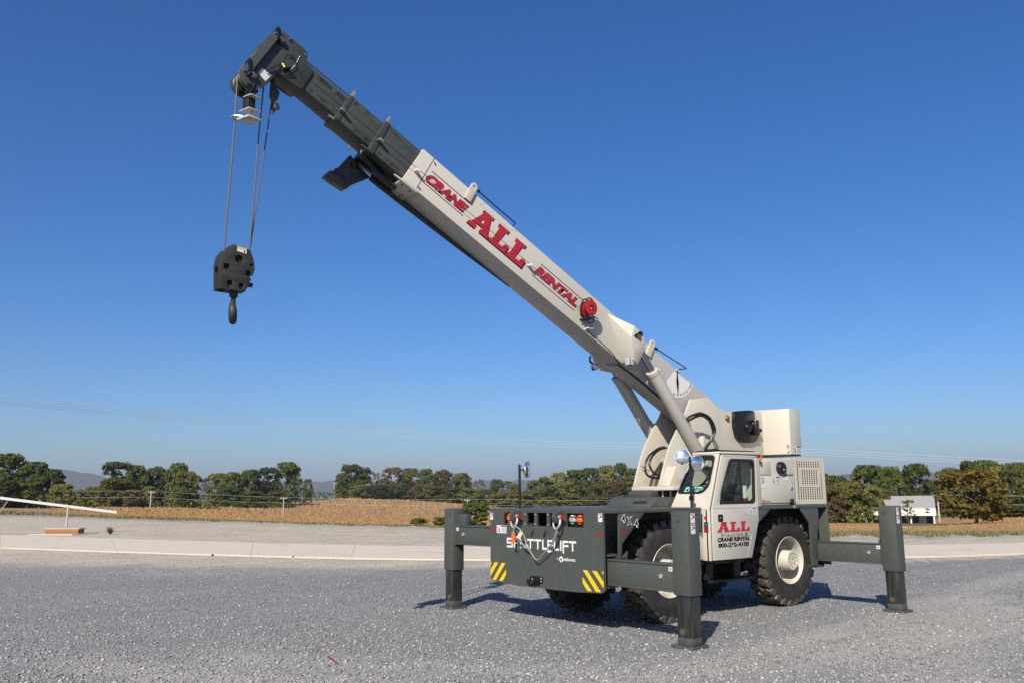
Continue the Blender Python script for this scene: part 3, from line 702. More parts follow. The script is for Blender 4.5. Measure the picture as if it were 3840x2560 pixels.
# real stones lying on the nearest gravel
nS = 60000; az = -168+82*rng.random(nS); d = 1/(1/30+(1/6.2-1/30)*rng.random(nS)); x, y = xy(az, d)
s = (.007+.013*rng.random(nS)**2.2)*(1+.3*rng.random(nS)); a = rng.random(nS)*6.28
ov = np.array([(1,0,0),(0,1,0),(-1,0,0),(0,-1,0),(0,0,1),(0,0,-1)])*np.array([1.25, .9, .62])
V = ov[None]*s[:, None, None]*(1+.35*rng.normal(size=(nS, 6, 1))*.6)
V = np.stack([V[..., 0]*np.cos(a)[:, None]-V[..., 1]*np.sin(a)[:, None], V[..., 0]*np.sin(a)[:, None]+V[..., 1]*np.cos(a)[:, None], V[..., 2]], -1)
V = V+np.stack([x, y, s*.25], -1)[:, None, :]
tri = np.array([(0,1,4),(1,2,4),(2,3,4),(3,0,4),(1,0,5),(2,1,5),(3,2,5),(0,3,5)])
F = (np.arange(nS)*6)[:, None, None]+tri[None]
me = bpy.data.meshes.new('gravel_stones'); me.vertices.add(nS*6); me.vertices.foreach_set('co', V.ravel()); nf = nS*8
me.loops.add(nf*3); me.loops.foreach_set('vertex_index', F.ravel()); me.polygons.add(nf); me.polygons.foreach_set('loop_start', np.arange(nf)*3)
me.polygons.foreach_set('loop_total', np.full(nf, 3)); me.update(calc_edges=True)
def stone_mat():
    m, n, b = newmat('loose_stone'); g = n.nodes.new('ShaderNodeNewGeometry')
    c = mix(n, (.13, .136, .150), (.44, .447, .465), g.outputs['Random Per Island'])
    c = mix(n, c, (.55, .53, .50), ramp(n, g.outputs['Random Per Island'], .95, .985))
    n.links.new(c, b.inputs['Base Color']); b.inputs['Roughness'].default_value = .85; return m
me.materials.append(stone_mat()); o = bpy.data.objects.new('gravel_stones', me); col.objects.link(o); tag(o, 'loose grey stones lying on the yard', kind='stuff')

# poles, wires, barn, barrier
POLEM = flat('weathered_pole', (.50, .47, .42), .8); WIREM = flat('bright_wire', (1.0, .98, .95), .5)
poles = [(-63.9,-236.7,-2.98,3.34,'leaning-free wooden utility pole among the left trees'), (-96.4,-224.9,-5.23,1.37,'wooden utility pole at the left foot of the corn hill'), (-141.2,-199.2,-6.59,.43,'wooden utility pole beside the big round bush'),
         (-158.8,-71.6,-3.6,1.05,'wooden utility pole with white insulators right of the barn'), (-220.0,-436.1,-.5,8.71,'thin far pole on the crest left of the tree line')]
poles[0] = poles[0][:4]+('wooden utility pole with crossarm in front of the left trees',)
for i, (x, y, zb, zt, lb) in enumerate(poles):
    p = empty('utility_pole', (x, y, zb)); tag(p, lb, 'pole', 'utility poles beyond the yard')
    m = MB().cyl((0, 0, -1.5), (0, 0, zt-zb), .17, .12, 10); m.build('post', POLEM, p)
    dx, dy = .78, -.62
    MB().box(-.9, .9, -.07, .07, zt-zb-.45, zt-zb-.30).build('crossarm', POLEM, p).rotation_euler.z = math.atan2(dy, dx)
    for k in (-.8, .8): MB().cyl((k*dx, k*dy, zt-zb-.3), (k*dx, k*dy, zt-zb-.05), .06, .045, 8).build('insulator', STICK, p)
def sag(a, b, s, n=14):
    a, b = Vector(a), Vector(b); return [a.lerp(b, i/n)-Vector((0, 0, s*4*(i/n)*(1-i/n))) for i in range(n+1)]
lines = [((-10, -255, 4.2), (-63.9, -236.7, 3.3), .3), ((-63.9, -236.7, 3.3), (-96.4, -224.9, 1.35), .25), ((-96.4, -224.9, 1.35), (-141.2, -199.2, .4), .35), ((-141.2, -199.2, .4), (-190, -140, .2), .5), ((-190, -140, .2), (-158.8, -71.6, 1.0), .5), ((-158.8, -71.6, 1.0), (-190, -20, .8), .4)]
for i, (a, b, s) in enumerate(lines):
    for k, dz in enumerate((0, -1.6)):
        o = MB().tube(sag(Vector(a)+Vector((0, 0, dz)), Vector(b)+Vector((0, 0, dz)), s), .012, 5).build('pole_wire', WIREM)
        tag(o, f'{"upper" if k == 0 else "lower"} low wire, {ORD[i]} span from the left of the wooden pole line', 'wire', 'wires strung between the wooden poles')
HV = [[(-0.93,-110.65,14.21),(-10.26,-119.72,14.41),(-38.21,-139.01,15.17),(-78.48,-154.67,15.59),(-127.8,-157.9,14.79),(-172.08,-149.97,14.65),(-206.92,-128.69,13.23),(-229.02,-110.1,11.45),(-248.57,-90.75,9.6),(-265.07,-73.59,7.82)],
 [(-0.96,-110.65,13.88),(-10.29,-119.72,14.03),(-38.24,-139.0,14.68),(-78.49,-154.66,14.98),(-127.8,-157.9,14.07),(-172.06,-149.99,13.86),(-206.89,-128.74,12.43),(-228.99,-110.15,10.65),(-248.54,-90.81,8.82),(-265.04,-73.67,7.05)],
 [(-0.99,-110.65,13.6),(-10.32,-119.71,13.72),(-38.26,-139.0,14.28),(-78.5,-154.66,14.48),(-127.79,-157.9,13.49),(-172.05,-150.01,13.21),(-206.87,-128.77,11.77),(-228.97,-110.2,10.0),(-248.52,-90.87,8.18),(-265.03,-73.73,6.42)],
 [(-0.35,-108.69,18.84),(-9.52,-117.8,20.02),(-21.07,-127.98,21.51),(-37.21,-137.23,22.74),(-57.77,-147.86,24.4),(-77.33,-153.02,25.29),(-108.82,-159.64,26.7)],
 [(-0.4,-108.69,18.26),(-9.57,-117.8,19.37),(-21.12,-127.97,20.77),(-37.25,-137.22,21.9),(-57.81,-147.84,23.44),(-77.35,-153.0,24.23),(-108.83,-159.63,25.5)]]
for P, r_, lb in zip(HV, (.017, .017, .017, .011, .011), ('top one of three pale power lines crossing the sky behind the crane', 'middle one of three pale power lines crossing the sky behind the crane', 'bottom one of three pale power lines crossing the sky behind the crane', 'upper of two faint wires high in the left sky', 'lower of two faint wires high in the left sky')):
    tag(MB().tube(spline(P, 8), r_, 5).build('power_line', WIREM), lb, 'power line', 'overhead lines in the sky')

# white barn beyond the field
ux, uy = -.44, .898
barn = empty('barn', (-148.6, -67.5, -4.2)); barn.rotation_euler.z = math.atan2(uy, ux)
tag(barn, 'white barn with grey metal roof behind the right rear outrigger', 'barn')
BW = flat('white_boards', (.66, .65, .62), .7); TIN = paint('tin_roof', (.36, .36, .37), .6, var=.15, dirt=.6, dirtc=(.24, .23, .24))
# local: +x to the right of the picture, -y towards the yard
zr = 5.05
m = MB(); m.prism([(-4.6, 3.2), (0, zr), (4.6, 3.2), (4.6, 3.02), (0, zr-.18), (-4.6, 3.02)], (Vector((0, 0, 0)), Y.copy(), Z.copy()), -16, 0.25); m.build('roof', TIN, barn)
m = MB(); m.box(-15.8, 0, -4.1, 4.1, 0, 3.0); m.build('wall', BW, barn)
m = MB(); m.prism([(-4.65, 2.98), (-4.65, 2.9), (-6.6, 1.72), (-6.6, 1.82)], (Vector((0, 0, 0)), Y.copy(), Z.copy()), -16, .3); m.build('porch_roof', BW, barn)
MB().box(-15.7, -.3, -4.14, -4.12, .1, 1.9).build('porch_shade_wall', flat('porch_shade_tone', (.05, .045, .04), .8), barn)  # dark sheet: the shade inside the open porch put into its colour
for k in range(5): MB().box(-.2-3.6*k, .05-3.6*k, -6.5, -6.3, 0, 1.78).build('post', BW, barn)
for k in range(3): MB().box(-2.5-4.2*k, -1.3-4.2*k, -4.18, -4.15, .1, 1.7).build('door', BW, barn)
shed = empty('shed', (-205, -66.5, -3.9)); shed.rotation_euler.z = barn.rotation_euler.z; tag(shed, 'small white shed glimpsed between the trees at the right edge', 'shed')
MB().box(-3, 3, -2, 2, 0, 3.4).build('wall', BW, shed); MB().prism([(-2.3, 3.35), (0, 4.3), (2.3, 3.35)], (Vector((0, 0, 0)), Y.copy(), Z.copy()), -3.2, 3.2).build('roof', TIN, shed)

bar = empty('barrier_gate', (-1.99, -37.17, 0)); tag(bar, 'white boom barrier resting on a thin post at the far left', 'barrier')
o3 = Vector((1.99, 37.17, 0))
MB().tube([Vector(q)+o3 for q in ((7.2, -38.9, 2.62), (2.04, -38.06, 1.93), (.77, -37.9, 1.71), (-4.21, -37.24, .97))], .085, 4).build('arm', WHITE, bar)
MB().cyl((0, 0, .2), (0, 0, 1.27), .05, .045, 8).build('post', GALV, bar)
MB().tube([Vector(q)+o3 for q in ((.42, -37.86, 1.62), (1.25, -38.3, .0))], .018, 6).build('brace', GALV, bar)
MB().box(5.0, 5.35, -1.4, -1.0, 0, 1.1).build('pivot_cabinet', GREY, bar)
blk = empty('kerb_block', (-1.93, -37.15, 0)); blk.rotation_euler.z = math.atan2(1.3, -1.14); tag(blk, 'rusty orange timber block with pale concrete cap under the barrier post', 'block')
MB().box(-.87, .87, -.22, .22, .03, .22).build('timber', flat('rusty_timber', (.36, .12, .035), .8), blk, .01)
MB().box(-.9, .92, -.24, .24, .222, .28).build('cap', flat('grey_concrete_cap', (.42, .42, .40), .9), blk, .01)
MB().box(-1.15, 1.15, -1.0, .9, -.02, .028).build('pad', CONC, blk)
def weed(x, y, h, lb, n_=60):
    P = []; m = MB()
    for k in range(n_):
        a = rng.random()*6.28; r_ = rng.random()*.22*h/.3; z1 = h*(.3+.7*rng.random()); q = Vector((r_*math.cos(a), r_*math.sin(a), z1)); t = Vector((math.sin(a), -math.cos(a), 0))*.02
        m.add([Vector((0, 0, 0))-t*.3, Vector((0, 0, 0))+t*.3, q+t, q-t], [(0, 1, 2, 3)])
    o = m.build('weed', LEAF['y']); o.location = (x, y, 0); tag(o, lb, 'weed', 'weeds in the gravel'); return o
weed(-3.34, -34.7, .36, 'small upright weed in the gravel between barrier block and pole')
weed(-1.6, -16.6, .06, 'tiny tuft at the near road edge left of the slab joint', 30)
weed(-3.0, -14.2, .06, 'tiny tuft at the near road edge beside the slab joint', 30)
st = MB().tube([(3.25, .30, .035), (3.27, .46, .03), (3.30, .63, .015)], .007, 6); tag(st.build('red_stick', flat('faded_red_plastic', (.30, .015, .03), .5)), 'short red plastic stick lying on the foreground gravel', 'stick')

# haze: one box of air
hz = MB().box(-6400, 6400, -6400, 6400, -8.5, 168); ho = hz.build('haze', WIREM); ho['kind'] = 'stuff'; ho['label'] = 'thin haze in the air'
hm = bpy.data.materials.new('haze_air'); hm.use_nodes = True; hn = hm.node_tree; hn.nodes.clear()
out = hn.nodes.new('ShaderNodeOutputMaterial'); pv = hn.nodes.new('ShaderNodeVolumePrincipled'); pv.inputs['Color'].default_value = (.60, .68, .86, 1); pv.inputs['Density'].default_value = 1.15e-4; pv.inputs['Anisotropy'].default_value = .2
hn.links.new(pv.outputs[0], out.inputs['Volume']); ho.data.materials.clear(); ho.data.materials.append(hm)

# ================================================================== CRANE
crane = empty('mobile_crane', (0, 0, 0))
tag(crane, 'white and grey four wheeled crane standing on four outriggers with its boom raised', 'crane')
MIR = lambda pts: [(p[0], -p[1], p[2]) for p in pts]

# ---- front plate
m = MB()
xs = [-1.15, -.835, -.515, -.33, -.17, -.117, .091, .138, .30, .478, .80, 1.15]; ys = [.60, 1.28, 1.455, 1.505]
m.grid_plate(xs, ys, lambda i, j: j == 1 and i in (1, 3, 5, 7, 9), FX(0), -.03, 0)
m.prism([(-1.15, .60), (-1.15, .54), (-1.13, .515), (-1.09, .505), (-.85, .48), (-.39, .475), (.58, .478), (1.09, .50), (1.13, .515), (1.15, .54), (1.15, .60)], FX(0), -.03, 0)
fp = m.build('front_plate', GREY, crane)
MB().box(-.32, -.31, -1.1, .46, 1.25, 1.45).build('opening_dark_back', VOID, fp)  # black sheet added for the darkness inside the openings
for y0, y1, ya, yc in ((-.832, -.518, -.735, -.60), (.481, .797, .709, .569)):
    h = MB(); h.grid_plate([y0, y0+.008, y1-.008, y1], [1.283, 1.292, 1.444, 1.452], lambda i, j: False, FX(-.045), -.03, 0)
    for b in (1.345, 1.408): h.box(-.018, -.008, y0+.01, y1-.01, b-.006, b+.006)
    for yy in (y0+.012, y1-.022):
        h.box(-.035, -.006, yy, yy+.010, 1.30, 1.44)
    h.build('headlight_guard', BLACK, fp)
    for yl, mt in ((ya, AMBER), (yc, CLEAR)):
        MB().lathe([(0, 0), (.002, .035), (-.006, .058), (-.03, .062)], (-.012, yl, 1.376), (1, 0, 0), 24).build('headlight', mt, fp)
for s_ in (-1, 1):
    y = -.44 if s_ < 0 else .44
    out = [(0, 1.325), (0, 1.475), (.09, 1.48)]+[(.105+.075*math.cos(R(a)), 1.405+.075*math.sin(R(a))) for a in range(80, -141, -20)]
    MB().plate(xz(out), [[(-p[0], p[1]) for p in circ(.10, 1.405, .024, 12)]], FY(y), -.045, 0).build('pad_eye', GREY, fp, .004)
bw = MB()
for y in (-.36, -.143, .115):
    for z in (1.30, 1.43): bw.cyl((0, y, z), (.012, y, z), .009, n=8)
bw.build('bolt_row', GALV, fp)
F0 = FX(0)
warn_sticker(fp, F0, -1.148, -1.085, 1.345, 1.443); warn_sticker(fp, F0, 1.07, 1.143, 1.356, 1.46)
warn_sticker(fp, F0, -1.0, -.775, 1.163, 1.272, 'wide')
rect_decal('reflector', REFL, fp, F0, -1.148, -1.055, 1.18, 1.215); rect_decal('reflector', REFL, fp, F0, 1.04, 1.142, 1.186, 1.224)
for L in ([[(-1.148,.756),(-1.12,.756),(-1.148,.70)], [(-1.05,.756),(-.965,.756),(-1.148,.56),(-1.148,.648)] , [(-.887,.756),(-.804,.756),(-1.023,.513),(-1.101,.513)], [(-.791,.674),(-.791,.60),(-.868,.511),(-.952,.511)],
           [(.773,.76),(.852,.76),(1.088,.513),(1.002,.513)], [(.94,.76),(1.021,.76),(1.14,.638),(1.14,.562)], [(.767,.674),(.767,.596),(.849,.512),(.931,.512)], [(1.107,.76),(1.14,.76),(1.14,.724)]]):
    a = sum(L[i][0]*L[(i+1) % len(L)][1]-L[(i+1) % len(L)][0]*L[i][1] for i in range(len(L)))
    MB().plate(L if a > 0 else L[::-1], [], F0, .002, .003).build('hazard_stripe', YELLOW, fp)
# maker's word across the plate, squared strokes with dropped stems
m = MB(); T_ = .026; z0, z1 = .975, 1.105
def rc(a, b, c, d): m.plate([(a, c), (b, c), (b, d), (a, d)], [], F0, .002, .003)
def rise(y): return (y+.766)*.0055          # the word sits level on the plate
zm = (z0+z1)/2
a, b = -.766, -.636; rc(a, b, z1-T_, z1); rc(a, a+T_, zm+T_/2, z1-T_); rc(a, b, zm-T_/2, zm+T_/2); rc(b-T_, b, z0+T_, zm-T_/2); rc(a, b, z0, z0+T_)   # S
a, b = -.612, -.505; rc(a, a+T_, z0, z1); rc(a+T_, b-T_, zm-T_/2, zm+T_/2); rc(b-T_, b, .937, z1)       # H, long right leg
a, b = -.478, -.350; rc(a, a+T_, z0, z1); rc(a+T_, b-T_, z0, z0+T_); rc(b-T_, b, z0, z1)               # U
a, b = -.322, -.182; rc(a, b, z1-T_, z1); rc((a+b)/2-T_/2, (a+b)/2+T_/2, z0, z1-T_)                    # T
a, b = -.168, -.028; rc(a, b, z1-T_, z1); rc((a+b)/2-T_/2, (a+b)/2+T_/2, z0, z1-T_)                    # T
a, b = -.006, .088; rc(a, a+T_, z0, z1); rc(a+T_, b, z0, z0+T_)                                        # L
a, b = .100, .212; rc(a, b, z1-T_, z1); rc(b-T_, b, zm+T_/2, z1-T_); rc(a, a+T_, z0-.03+T_, z1-T_); rc(a+T_, b, zm-T_/2, zm+T_/2); rc(a, b, z0-.03, z0-.03+T_)   # E, dropped
a, b = .228, .330; rc(a, a+T_, z0, z1); rc(a+T_, b, z0, z0+T_)                                         # L
a = .352; rc(a, a+T_, z0, z1)                                                                          # I
a, b = .400, .512; rc(a, a+T_, .945, z1); rc(a+T_, b, z1-T_, z1); rc(a+T_, b, zm-T_/2, zm+T_/2)        # F, long stem
a, b = .522, .658; rc(a, b, z1-T_, z1); rc((a+b)/2-T_/2, (a+b)/2+T_/2, z0, z1-T_)                      # T
m.build('lettering', WHITE, fp)
text_mesh('lettering', 'by', WHITE, fp, F0, .285, .32, .852, .892)
MB().plate(circ(.368, .870, .037, 20), [], F0, .002, .003).build('emblem', WHITE, fp)
text_mesh('lettering', 'M', GREY, fp, F0, .352, .386, .848, .888, .0045, .15, .02)
text_mesh('lettering', 'anitowoc', WHITE, fp, F0, .408, .642, .852, .892, .003, .1, .025)
# hitch
m = MB().box(0, .012, -.235, -.0, .545, .625).box(.012, .07, -.20, -.03, .555, .612)
m.build('tow_hitch', BLACK, fp, .003)
MB().tube([(.06+.0*i, -.19+.055*math.cos(R(a)), .560+.055*math.sin(R(a))) for i, a in enumerate(range(-200, 100, 20))], .019, 8).build('hitch_hook', BLACK, fp)
for z in (.565, .60): MB().cyl((.012, -.022, z), (.024, -.022, z), .011, n=8).build('bolt', GALV, fp)
for y in (-.20, .06): MB().prism([(y-.02, 1.10+.135), (y+.02, 1.235), (y+.02, 1.205), (y, 1.155), (y-.02, 1.205)], F0, 0, .045).build('hook_cleat', GREY, fp, .003)

# ---- deck and chassis
deck = MB().box(-1.885, -.031, -1.15, 1.15, 1.455, 1.505).build('front_deck', GREY, crane, .012)
MB().box(-4.94, -3.165, -1.15, 1.15, 1.455, 1.505).build('rear_deck', GREY, crane, .012)
m = MB().box(-4.90, -.33, -.50, -.30, .66, 1.45).box(-4.90, -.33, .30, .50, .66, 1.45)
for x in (-.5, -2.2, -3.4, -4.5): m.box(x-.1, x+.1, -.30, .30, .75, 1.40)
frame = m.build('chassis_frame', GREY, crane)
m = MB().prism(xz([(-1.585, 1.506), (-1.745, 1.646), (-3.7, 1.646), (-3.8, 1.506)]), FY(0), -.42, .48)
m.build('turntable_plinth', GREY, deck, .008)
MB().plate(rrect(.08, .36, .065, .125, .028), [], (Vector((-1.585, 0, 1.506)), Y.copy(), Vector((-.16, 0, .14)).normalized()), .002, .004).build('slot_dark_patch', VOID, deck)  # flat black patch painting the dark inside of the oval slot
MB().box(-2.08, -1.90, -.24, .20, 1.647, 1.733).build('gear_box', GREY, deck, .008)
MB().cyl((-2.78, 0, 1.647), (-2.78, 0, 1.735), .64, n=64).build('turntable_ring', DARK, deck)
for i in range(72):
    a = R(i*360/72); c = Vector((-2.78+.685*math.cos(a), .685*math.sin(a), 1.648))
    if math.cos(a) > -.2: MB().cyl(c, c+Z*.084, .017, n=6).build('ring_bolt', DARK if i % 2 else GALV, deck)
# fenders
def fender(polys, th=.03, s_=1):
    m = MB()
    for p in polys: m.prism(xz(p), FY(1.147*s_), -th if s_ > 0 else 0, 0 if s_ > 0 else th)
    return m
fpol = [[(-.289, 1.453), (-.747, 1.453), (-.60, 1.32), (-.335, 1.08), (-.31, .90), (-.268, .90)], [(-1.55, 1.453), (-1.88, 1.453), (-1.865, 1.187)]]
rpol = [[(-3.165, 1.453), (-3.125, 1.25), (-3.43, 1.44), (-3.44, 1.453)], [(-4.21, 1.453), (-4.45, 1.22), (-4.45, .585), (-4.595, .575), (-4.64, 1.11), (-4.695, 1.16), (-4.695, 1.453)]]
for s_ in (1, -1):
    f = fender(fpol[:1], s_=s_).build('fender', GREY, crane, .003); fender(fpol[1:], s_=s_).build('fender_gusset', GREY, f, .003)
    r_ = fender(rpol[1:], s_=s_).build('fender', GREY, crane, .003); fender(rpol[:1], s_=s_).build('fender_gusset', GREY, r_, .003)
    if s_ > 0: ff, rf = f, r_
G4 = text_mesh('lettering', '4', WHITE, ff, FY(1.147), .318, .400, 1.338, 1.445, .0025, 0, .065)
text_mesh('lettering', 'X', WHITE, ff, FY(1.147), .425, .525, 1.305, 1.412, .0025, 0, .065)
text_mesh('lettering', '4', WHITE, ff, FY(1.147), .550, .632, 1.272, 1.379, .0025, 0, .065)
text_mesh('lettering', '4', INK, ff, FY(1.147), .330, .390, 1.348, 1.435, .0045, 0, .02)
text_mesh('lettering', 'X', INK, ff, FY(1.147), .437, .513, 1.315, 1.402, .0045, 0, .02)
text_mesh('lettering', '4', INK, ff, FY(1.147), .562, .622, 1.282, 1.369, .0045, 0, .02)
rect_decal('reflector', REFL, ff, FY(1.147), .30, .405, 1.186, 1.224); rect_decal('reflector', REFL, rf, FY(1.147), 4.57, 4.66, 1.235, 1.272)
MB().box(-4.97, -4.942, -1.15, 1.15, .58, 1.505).build('rear_plate', GREY, crane, .004)
for x0, x1 in ((-.285, -.035), (-4.84, -4.60)):
    for s_ in (1, -1):
        m = MB(); a, b = sorted((s_*.34, s_*1.10)); zz = (.55, .93) if s_ > 0 else (.93, 1.28)
        m.box(x0, x1, a, b, zz[0], zz[0]+.031).box(x0, x1, a, b, zz[1], zz[1]+.03).box(x0, x0+.015, a, b, zz[0]+.03, zz[1]+.001)
        m.build('outrigger_box', GREY, crane)
MB().box(-1.0, -.30, -.29, .29, 1.0, 1.40).build('front_gearbox', DARK, crane)
# ---- outriggers
def outrigger(x1, x0, s_, zb0, zb1, box=False):
    """beam between x0 and x1, front face x1; leg at its outer end"""
    lo, hi = sorted((s_*.62, s_*2.185)); m = MB()
    m.box(x0, x1-.012, lo, hi, zb0+.022, zb1-.022).box(x0-.01, x1, lo, hi+0, zb1-.0215, zb1).box(x0-.01, x1, lo, hi, zb0, zb0+.0215)
    pl = sorted((s_*2.16, s_*2.20)); m.box(x0-.012, x1+.004, *pl, zb0-.01, zb1+.012)
    b = m.build('outrigger', GREY, crane, .004)
    lx0, lx1 = x0-.03, x1+.03; a, c = sorted((s_*2.19, s_*2.435))
    if box: ztop = 1.49
    else: ztop = 1.495
    m = MB().box(lx0, lx1, a, c, .565, ztop); lt = m.build('leg_tube', GREY, b, .010)
    m = MB().box(lx0+.018, lx1-.018, a+.02, c-.02, .032, .60); m.build('leg_ram', RAM, b, .008)
    xm, ym = (lx0+lx1)/2, (a+c)/2
    m = MB().prism([(xm-.155, ym-.14), (xm-.14, ym-.155), (xm+.14, ym-.155), (xm+.155, ym-.14), (xm+.155, ym+.14), (xm+.14, ym+.155), (xm-.14, ym+.155), (xm-.155, ym+.14)], (Vector((0, 0, 0)), X.copy(), Y.copy()), 0, .031)
    m.build('foot_pad', GREY, b, .004)
    m = MB().box(lx0+.015, lx1-.015, a+.017, c-.017, .032, .115); m.build('foot_collar', GREY, b, .008)
    yc = ym-.02*s_
    MB().cyl((lx1-.01, yc, 1.41), (lx1+.008, yc, 1.41), .030, n=20).build('pin', GREY, b)
    MB().cyl((lx1+.008, yc, 1.41), (lx1+.012, yc, 1.41), .013, n=12).build('pin_bolt', BRONZE, b)
    MB().cyl((lx1-.03, yc, .17), (lx1-.006, yc, .17), .042, n=20).build('pin', GREY, b)
    MB().cyl((lx1-.006, yc, .17), (lx1+.002, yc, .17), .022, n=14).build('pin_bolt', BRONZE, b)
    MB().cyl((x1-.02, s_*1.975, (zb0+zb1)/2+.01), (x1+.004, s_*1.975, (zb0+zb1)/2+.01), .026, n=16).build('pin', GALV, b)
    fr = FX(x1-.010); q = sorted((s_*2.095, s_*2.155)); rect_decal('warning_label', STICK, b, fr, q[0], q[1], zb1-.085, zb1-.035); q2 = sum(q)/2
    MB().plate(circ(q2, zb1-.06, .012, 10), [], fr, .0035, .0045).build('label_print', REFL, b)
    if s_ > 0:
        for z in (1.365, 1.245): warn_sticker(b, FY(c), -(lx1-.045), -(lx1-.105), z, z+.11) if False else warn_sticker(b, FY(c), -(lx1-.02)+.03, -(lx1-.02)+.105, z, z+.11)
    else:
        MB().box(x0-.02, x1-.06, -2.18, -1.98, zb1+.002, zb1+.16).build('valve_box', GREY, b, .006)
    return b
o1 = outrigger(-.10, -.245, 1, .588, .905)
o2 = outrigger(-.10, -.245, -1, .955, 1.243, True)
o3_ = outrigger(-4.635, -4.78, 1, .655, .955)
o4 = outrigger(-4.635, -4.78, -1, .955, 1.243)
for o_, lb in ((o1, 'near front outrigger beside the front wheel'), (o2, 'far front outrigger left of the front plate'), (o3_, 'rear outrigger right of the rear wheel'), (o4, 'far rear outrigger behind the chassis')): o_['label'] = lb
MB().box(-4.76, -4.66, 2.155, 2.188, .965, 1.44).build('pad_bracket', GREY, o3_, .004)
MB().tube(spline([(-4.65, 2.17, .96), (-4.62, 2.16, .99), (-4.65, 2.165, 1.03)], 4), .012, 6).build('hose_stub', HOSE, o3_)

# ---- wheels
def tyre_meshes():
    """unit wheel centred at the origin, axle along Y, outer side +Y"""
    t = MB(); prof = [(.13, .345), (.172, .36), (.198, .42), (.205, .49), (.19, .57), (.165, .615), (.12, .632), (0, .638), (-.12, .632), (-.165, .615), (-.19, .57), (-.205, .49), (-.198, .42), (-.172, .36), (-.13, .345)]
    t.lathe(prof, (0, 0, 0), (0, 1, 0), 80)
    tm = t.build('tyre', RUB); l = MB(); N = 25
    for sgn in (1, -1):
        for i in range(N):
            th = 2*math.pi*(i+(.5 if sgn < 0 else 0))/N
            secs = [(.186, .0, .572, .060, .004), (.180, .0, .625, .086, .03), (.172, .005, .668, .088, .058), (.11, .075, .676, .078, .045), (.045, .045, .676, .074, .043), (-.005, .115, .673, .060, .04)]
            V = []
            for (yy, off, ro, hw, dep) in secs:
                a = th+off; y = yy*sgn
                for (aa, rr) in ((a-hw, ro-dep if yy < .175 else ro-.002), (a-hw*.82, ro), (a+hw*.82, ro), (a+hw, ro-dep if yy < .175 else ro-.002)):
                    yv = y
                    if yy >= .179 and aa in (a-hw, a+hw): yv = y-.02*sgn
                    V.append((rr*math.cos(aa), yv, rr*math.sin(aa)))
            F = []
            for k in range(len(secs)-1):
                for j in range(3):
                    q = (k*4+j, k*4+j+1, (k+1)*4+j+1, (k+1)*4+j); F.append(q if sgn < 0 else q[::-1])
            e = len(secs)-1; F.append((e*4, e*4+1, e*4+2, e*4+3) if sgn < 0 else (e*4+3, e*4+2, e*4+1, e*4))
            l.add(V, F)
    lm = l.build('tread_lugs', LUG, ang=25)
    r_ = MB(); r_.lathe([(.18, .355), (.186, .350), (.178, .338), (.155, .325), (.12, .318), (-.05, .308), (-.075, .29), (-.085, .20), (-.085, .155), (.215, .148), (.232, .138), (.232, .11), (.222, .105), (.222, 0)], (0, 0, 0), (0, 1, 0), 64)
    rm = r_.build('rim', BEIGE, ang=30)
    h = MB()
    for k in range(10):
        a = 2*math.pi*k/10; h.cyl((.085*math.cos(a), .222, .085*math.sin(a)), (.085*math.cos(a), .234, .085*math.sin(a)), .012, n=6)
    for k in range(3):
        a = 2*math.pi*k/3+.4; h.cyl((.05*math.cos(a), .222, .05*math.sin(a)), (.05*math.cos(a), .231, .05*math.sin(a)), .02, n=10)
    hm_ = h.build('hub_bolts', BEIGE)
    return [tm, lm, rm, hm_]
proto = tyre_meshes(); first = True
for x, s_, lb in ((-1.415, 1, 'near front wheel partly behind the outrigger leg'), (-4.146, 1, 'near rear wheel in full view'), (-1.415, -1, 'far front wheel in shadow under the front plate'), (-4.146, -1, 'far rear wheel under the chassis')):
    wq = empty('wheel', (x, s_*.775, .675), crane); wq['label'] = lb; wq.rotation_euler = (0, R(17*x), 0 if s_ > 0 else math.pi)
    for p_ in proto:
        c = p_ if first else p_.copy()
        if not first: col.objects.link(c)
        c.parent = wq
    first = False
for x in (-1.415, -4.146):
    m = MB(); m.cyl((x, -.62, .675), (x, .62, .675), .10, n=16); m.lathe([(-.22, .06), (-.14, .2), (0, .25), (.14, .2), (.22, .06)], (x, 0, .675), (0, 1, 0), 24)
    m.build('axle', DARK, crane)
MB().cyl((-1.6, 0, .72), (-4.0, 0, .72), .06, n=12).build('drive_shaft', DARK, crane)
MB().box(-3.22, -2.25, .62, .95, .46, .495).build('step', DARK, crane, .004)
MB().box(-2.36, -2.20, .55, .92, .50, .86).build('step_hanger', DARK, crane, .01); MB().box(-2.98, -2.82, .55, .92, .50, .86).build('step_hanger', DARK, crane, .01)
MB().box(-3.1, -2.05, .51, .90, .70, .775).build('underbody_tank', DARK, crane, .02)

# ---- cab
cs = [(-1.98, .787), (-1.98, 1.476), (-2.25, 2.243), (-3.22, 2.243), (-3.22, 1.50), (-3.06, 1.50), (-2.875, .787)]
win = rpoly([(-2.23, 1.556), (-2.235, 1.69), (-2.475, 2.168), (-3.03, 2.168), (-3.0, 1.556)], .07, 5)
cab_m = MB()
def offs(poly, k):
    cx = sum(p[0] for p in poly)/len(poly); cz_ = sum(p[1] for p in poly)/len(poly)
    return [(p[0]+(k if p[0] > cx else -k), p[1]+(k if p[1] > cz_ else -k)) for p in poly]
cab_m.plate(xz(cs)[::-1], [xz(offs(win, .02))], FY(1.165), -.03, 0)
WV = Vector((-.3320, 0, .9433)); WO = Vector((-1.98, 0, 1.476)); FW = (WO, Y.copy(), WV)
sv = lambda z: (z-1.476)/.9433
wout = [(.50, 0), (1.20, 0), (1.20, sv(2.243)), (.735, sv(2.243))]
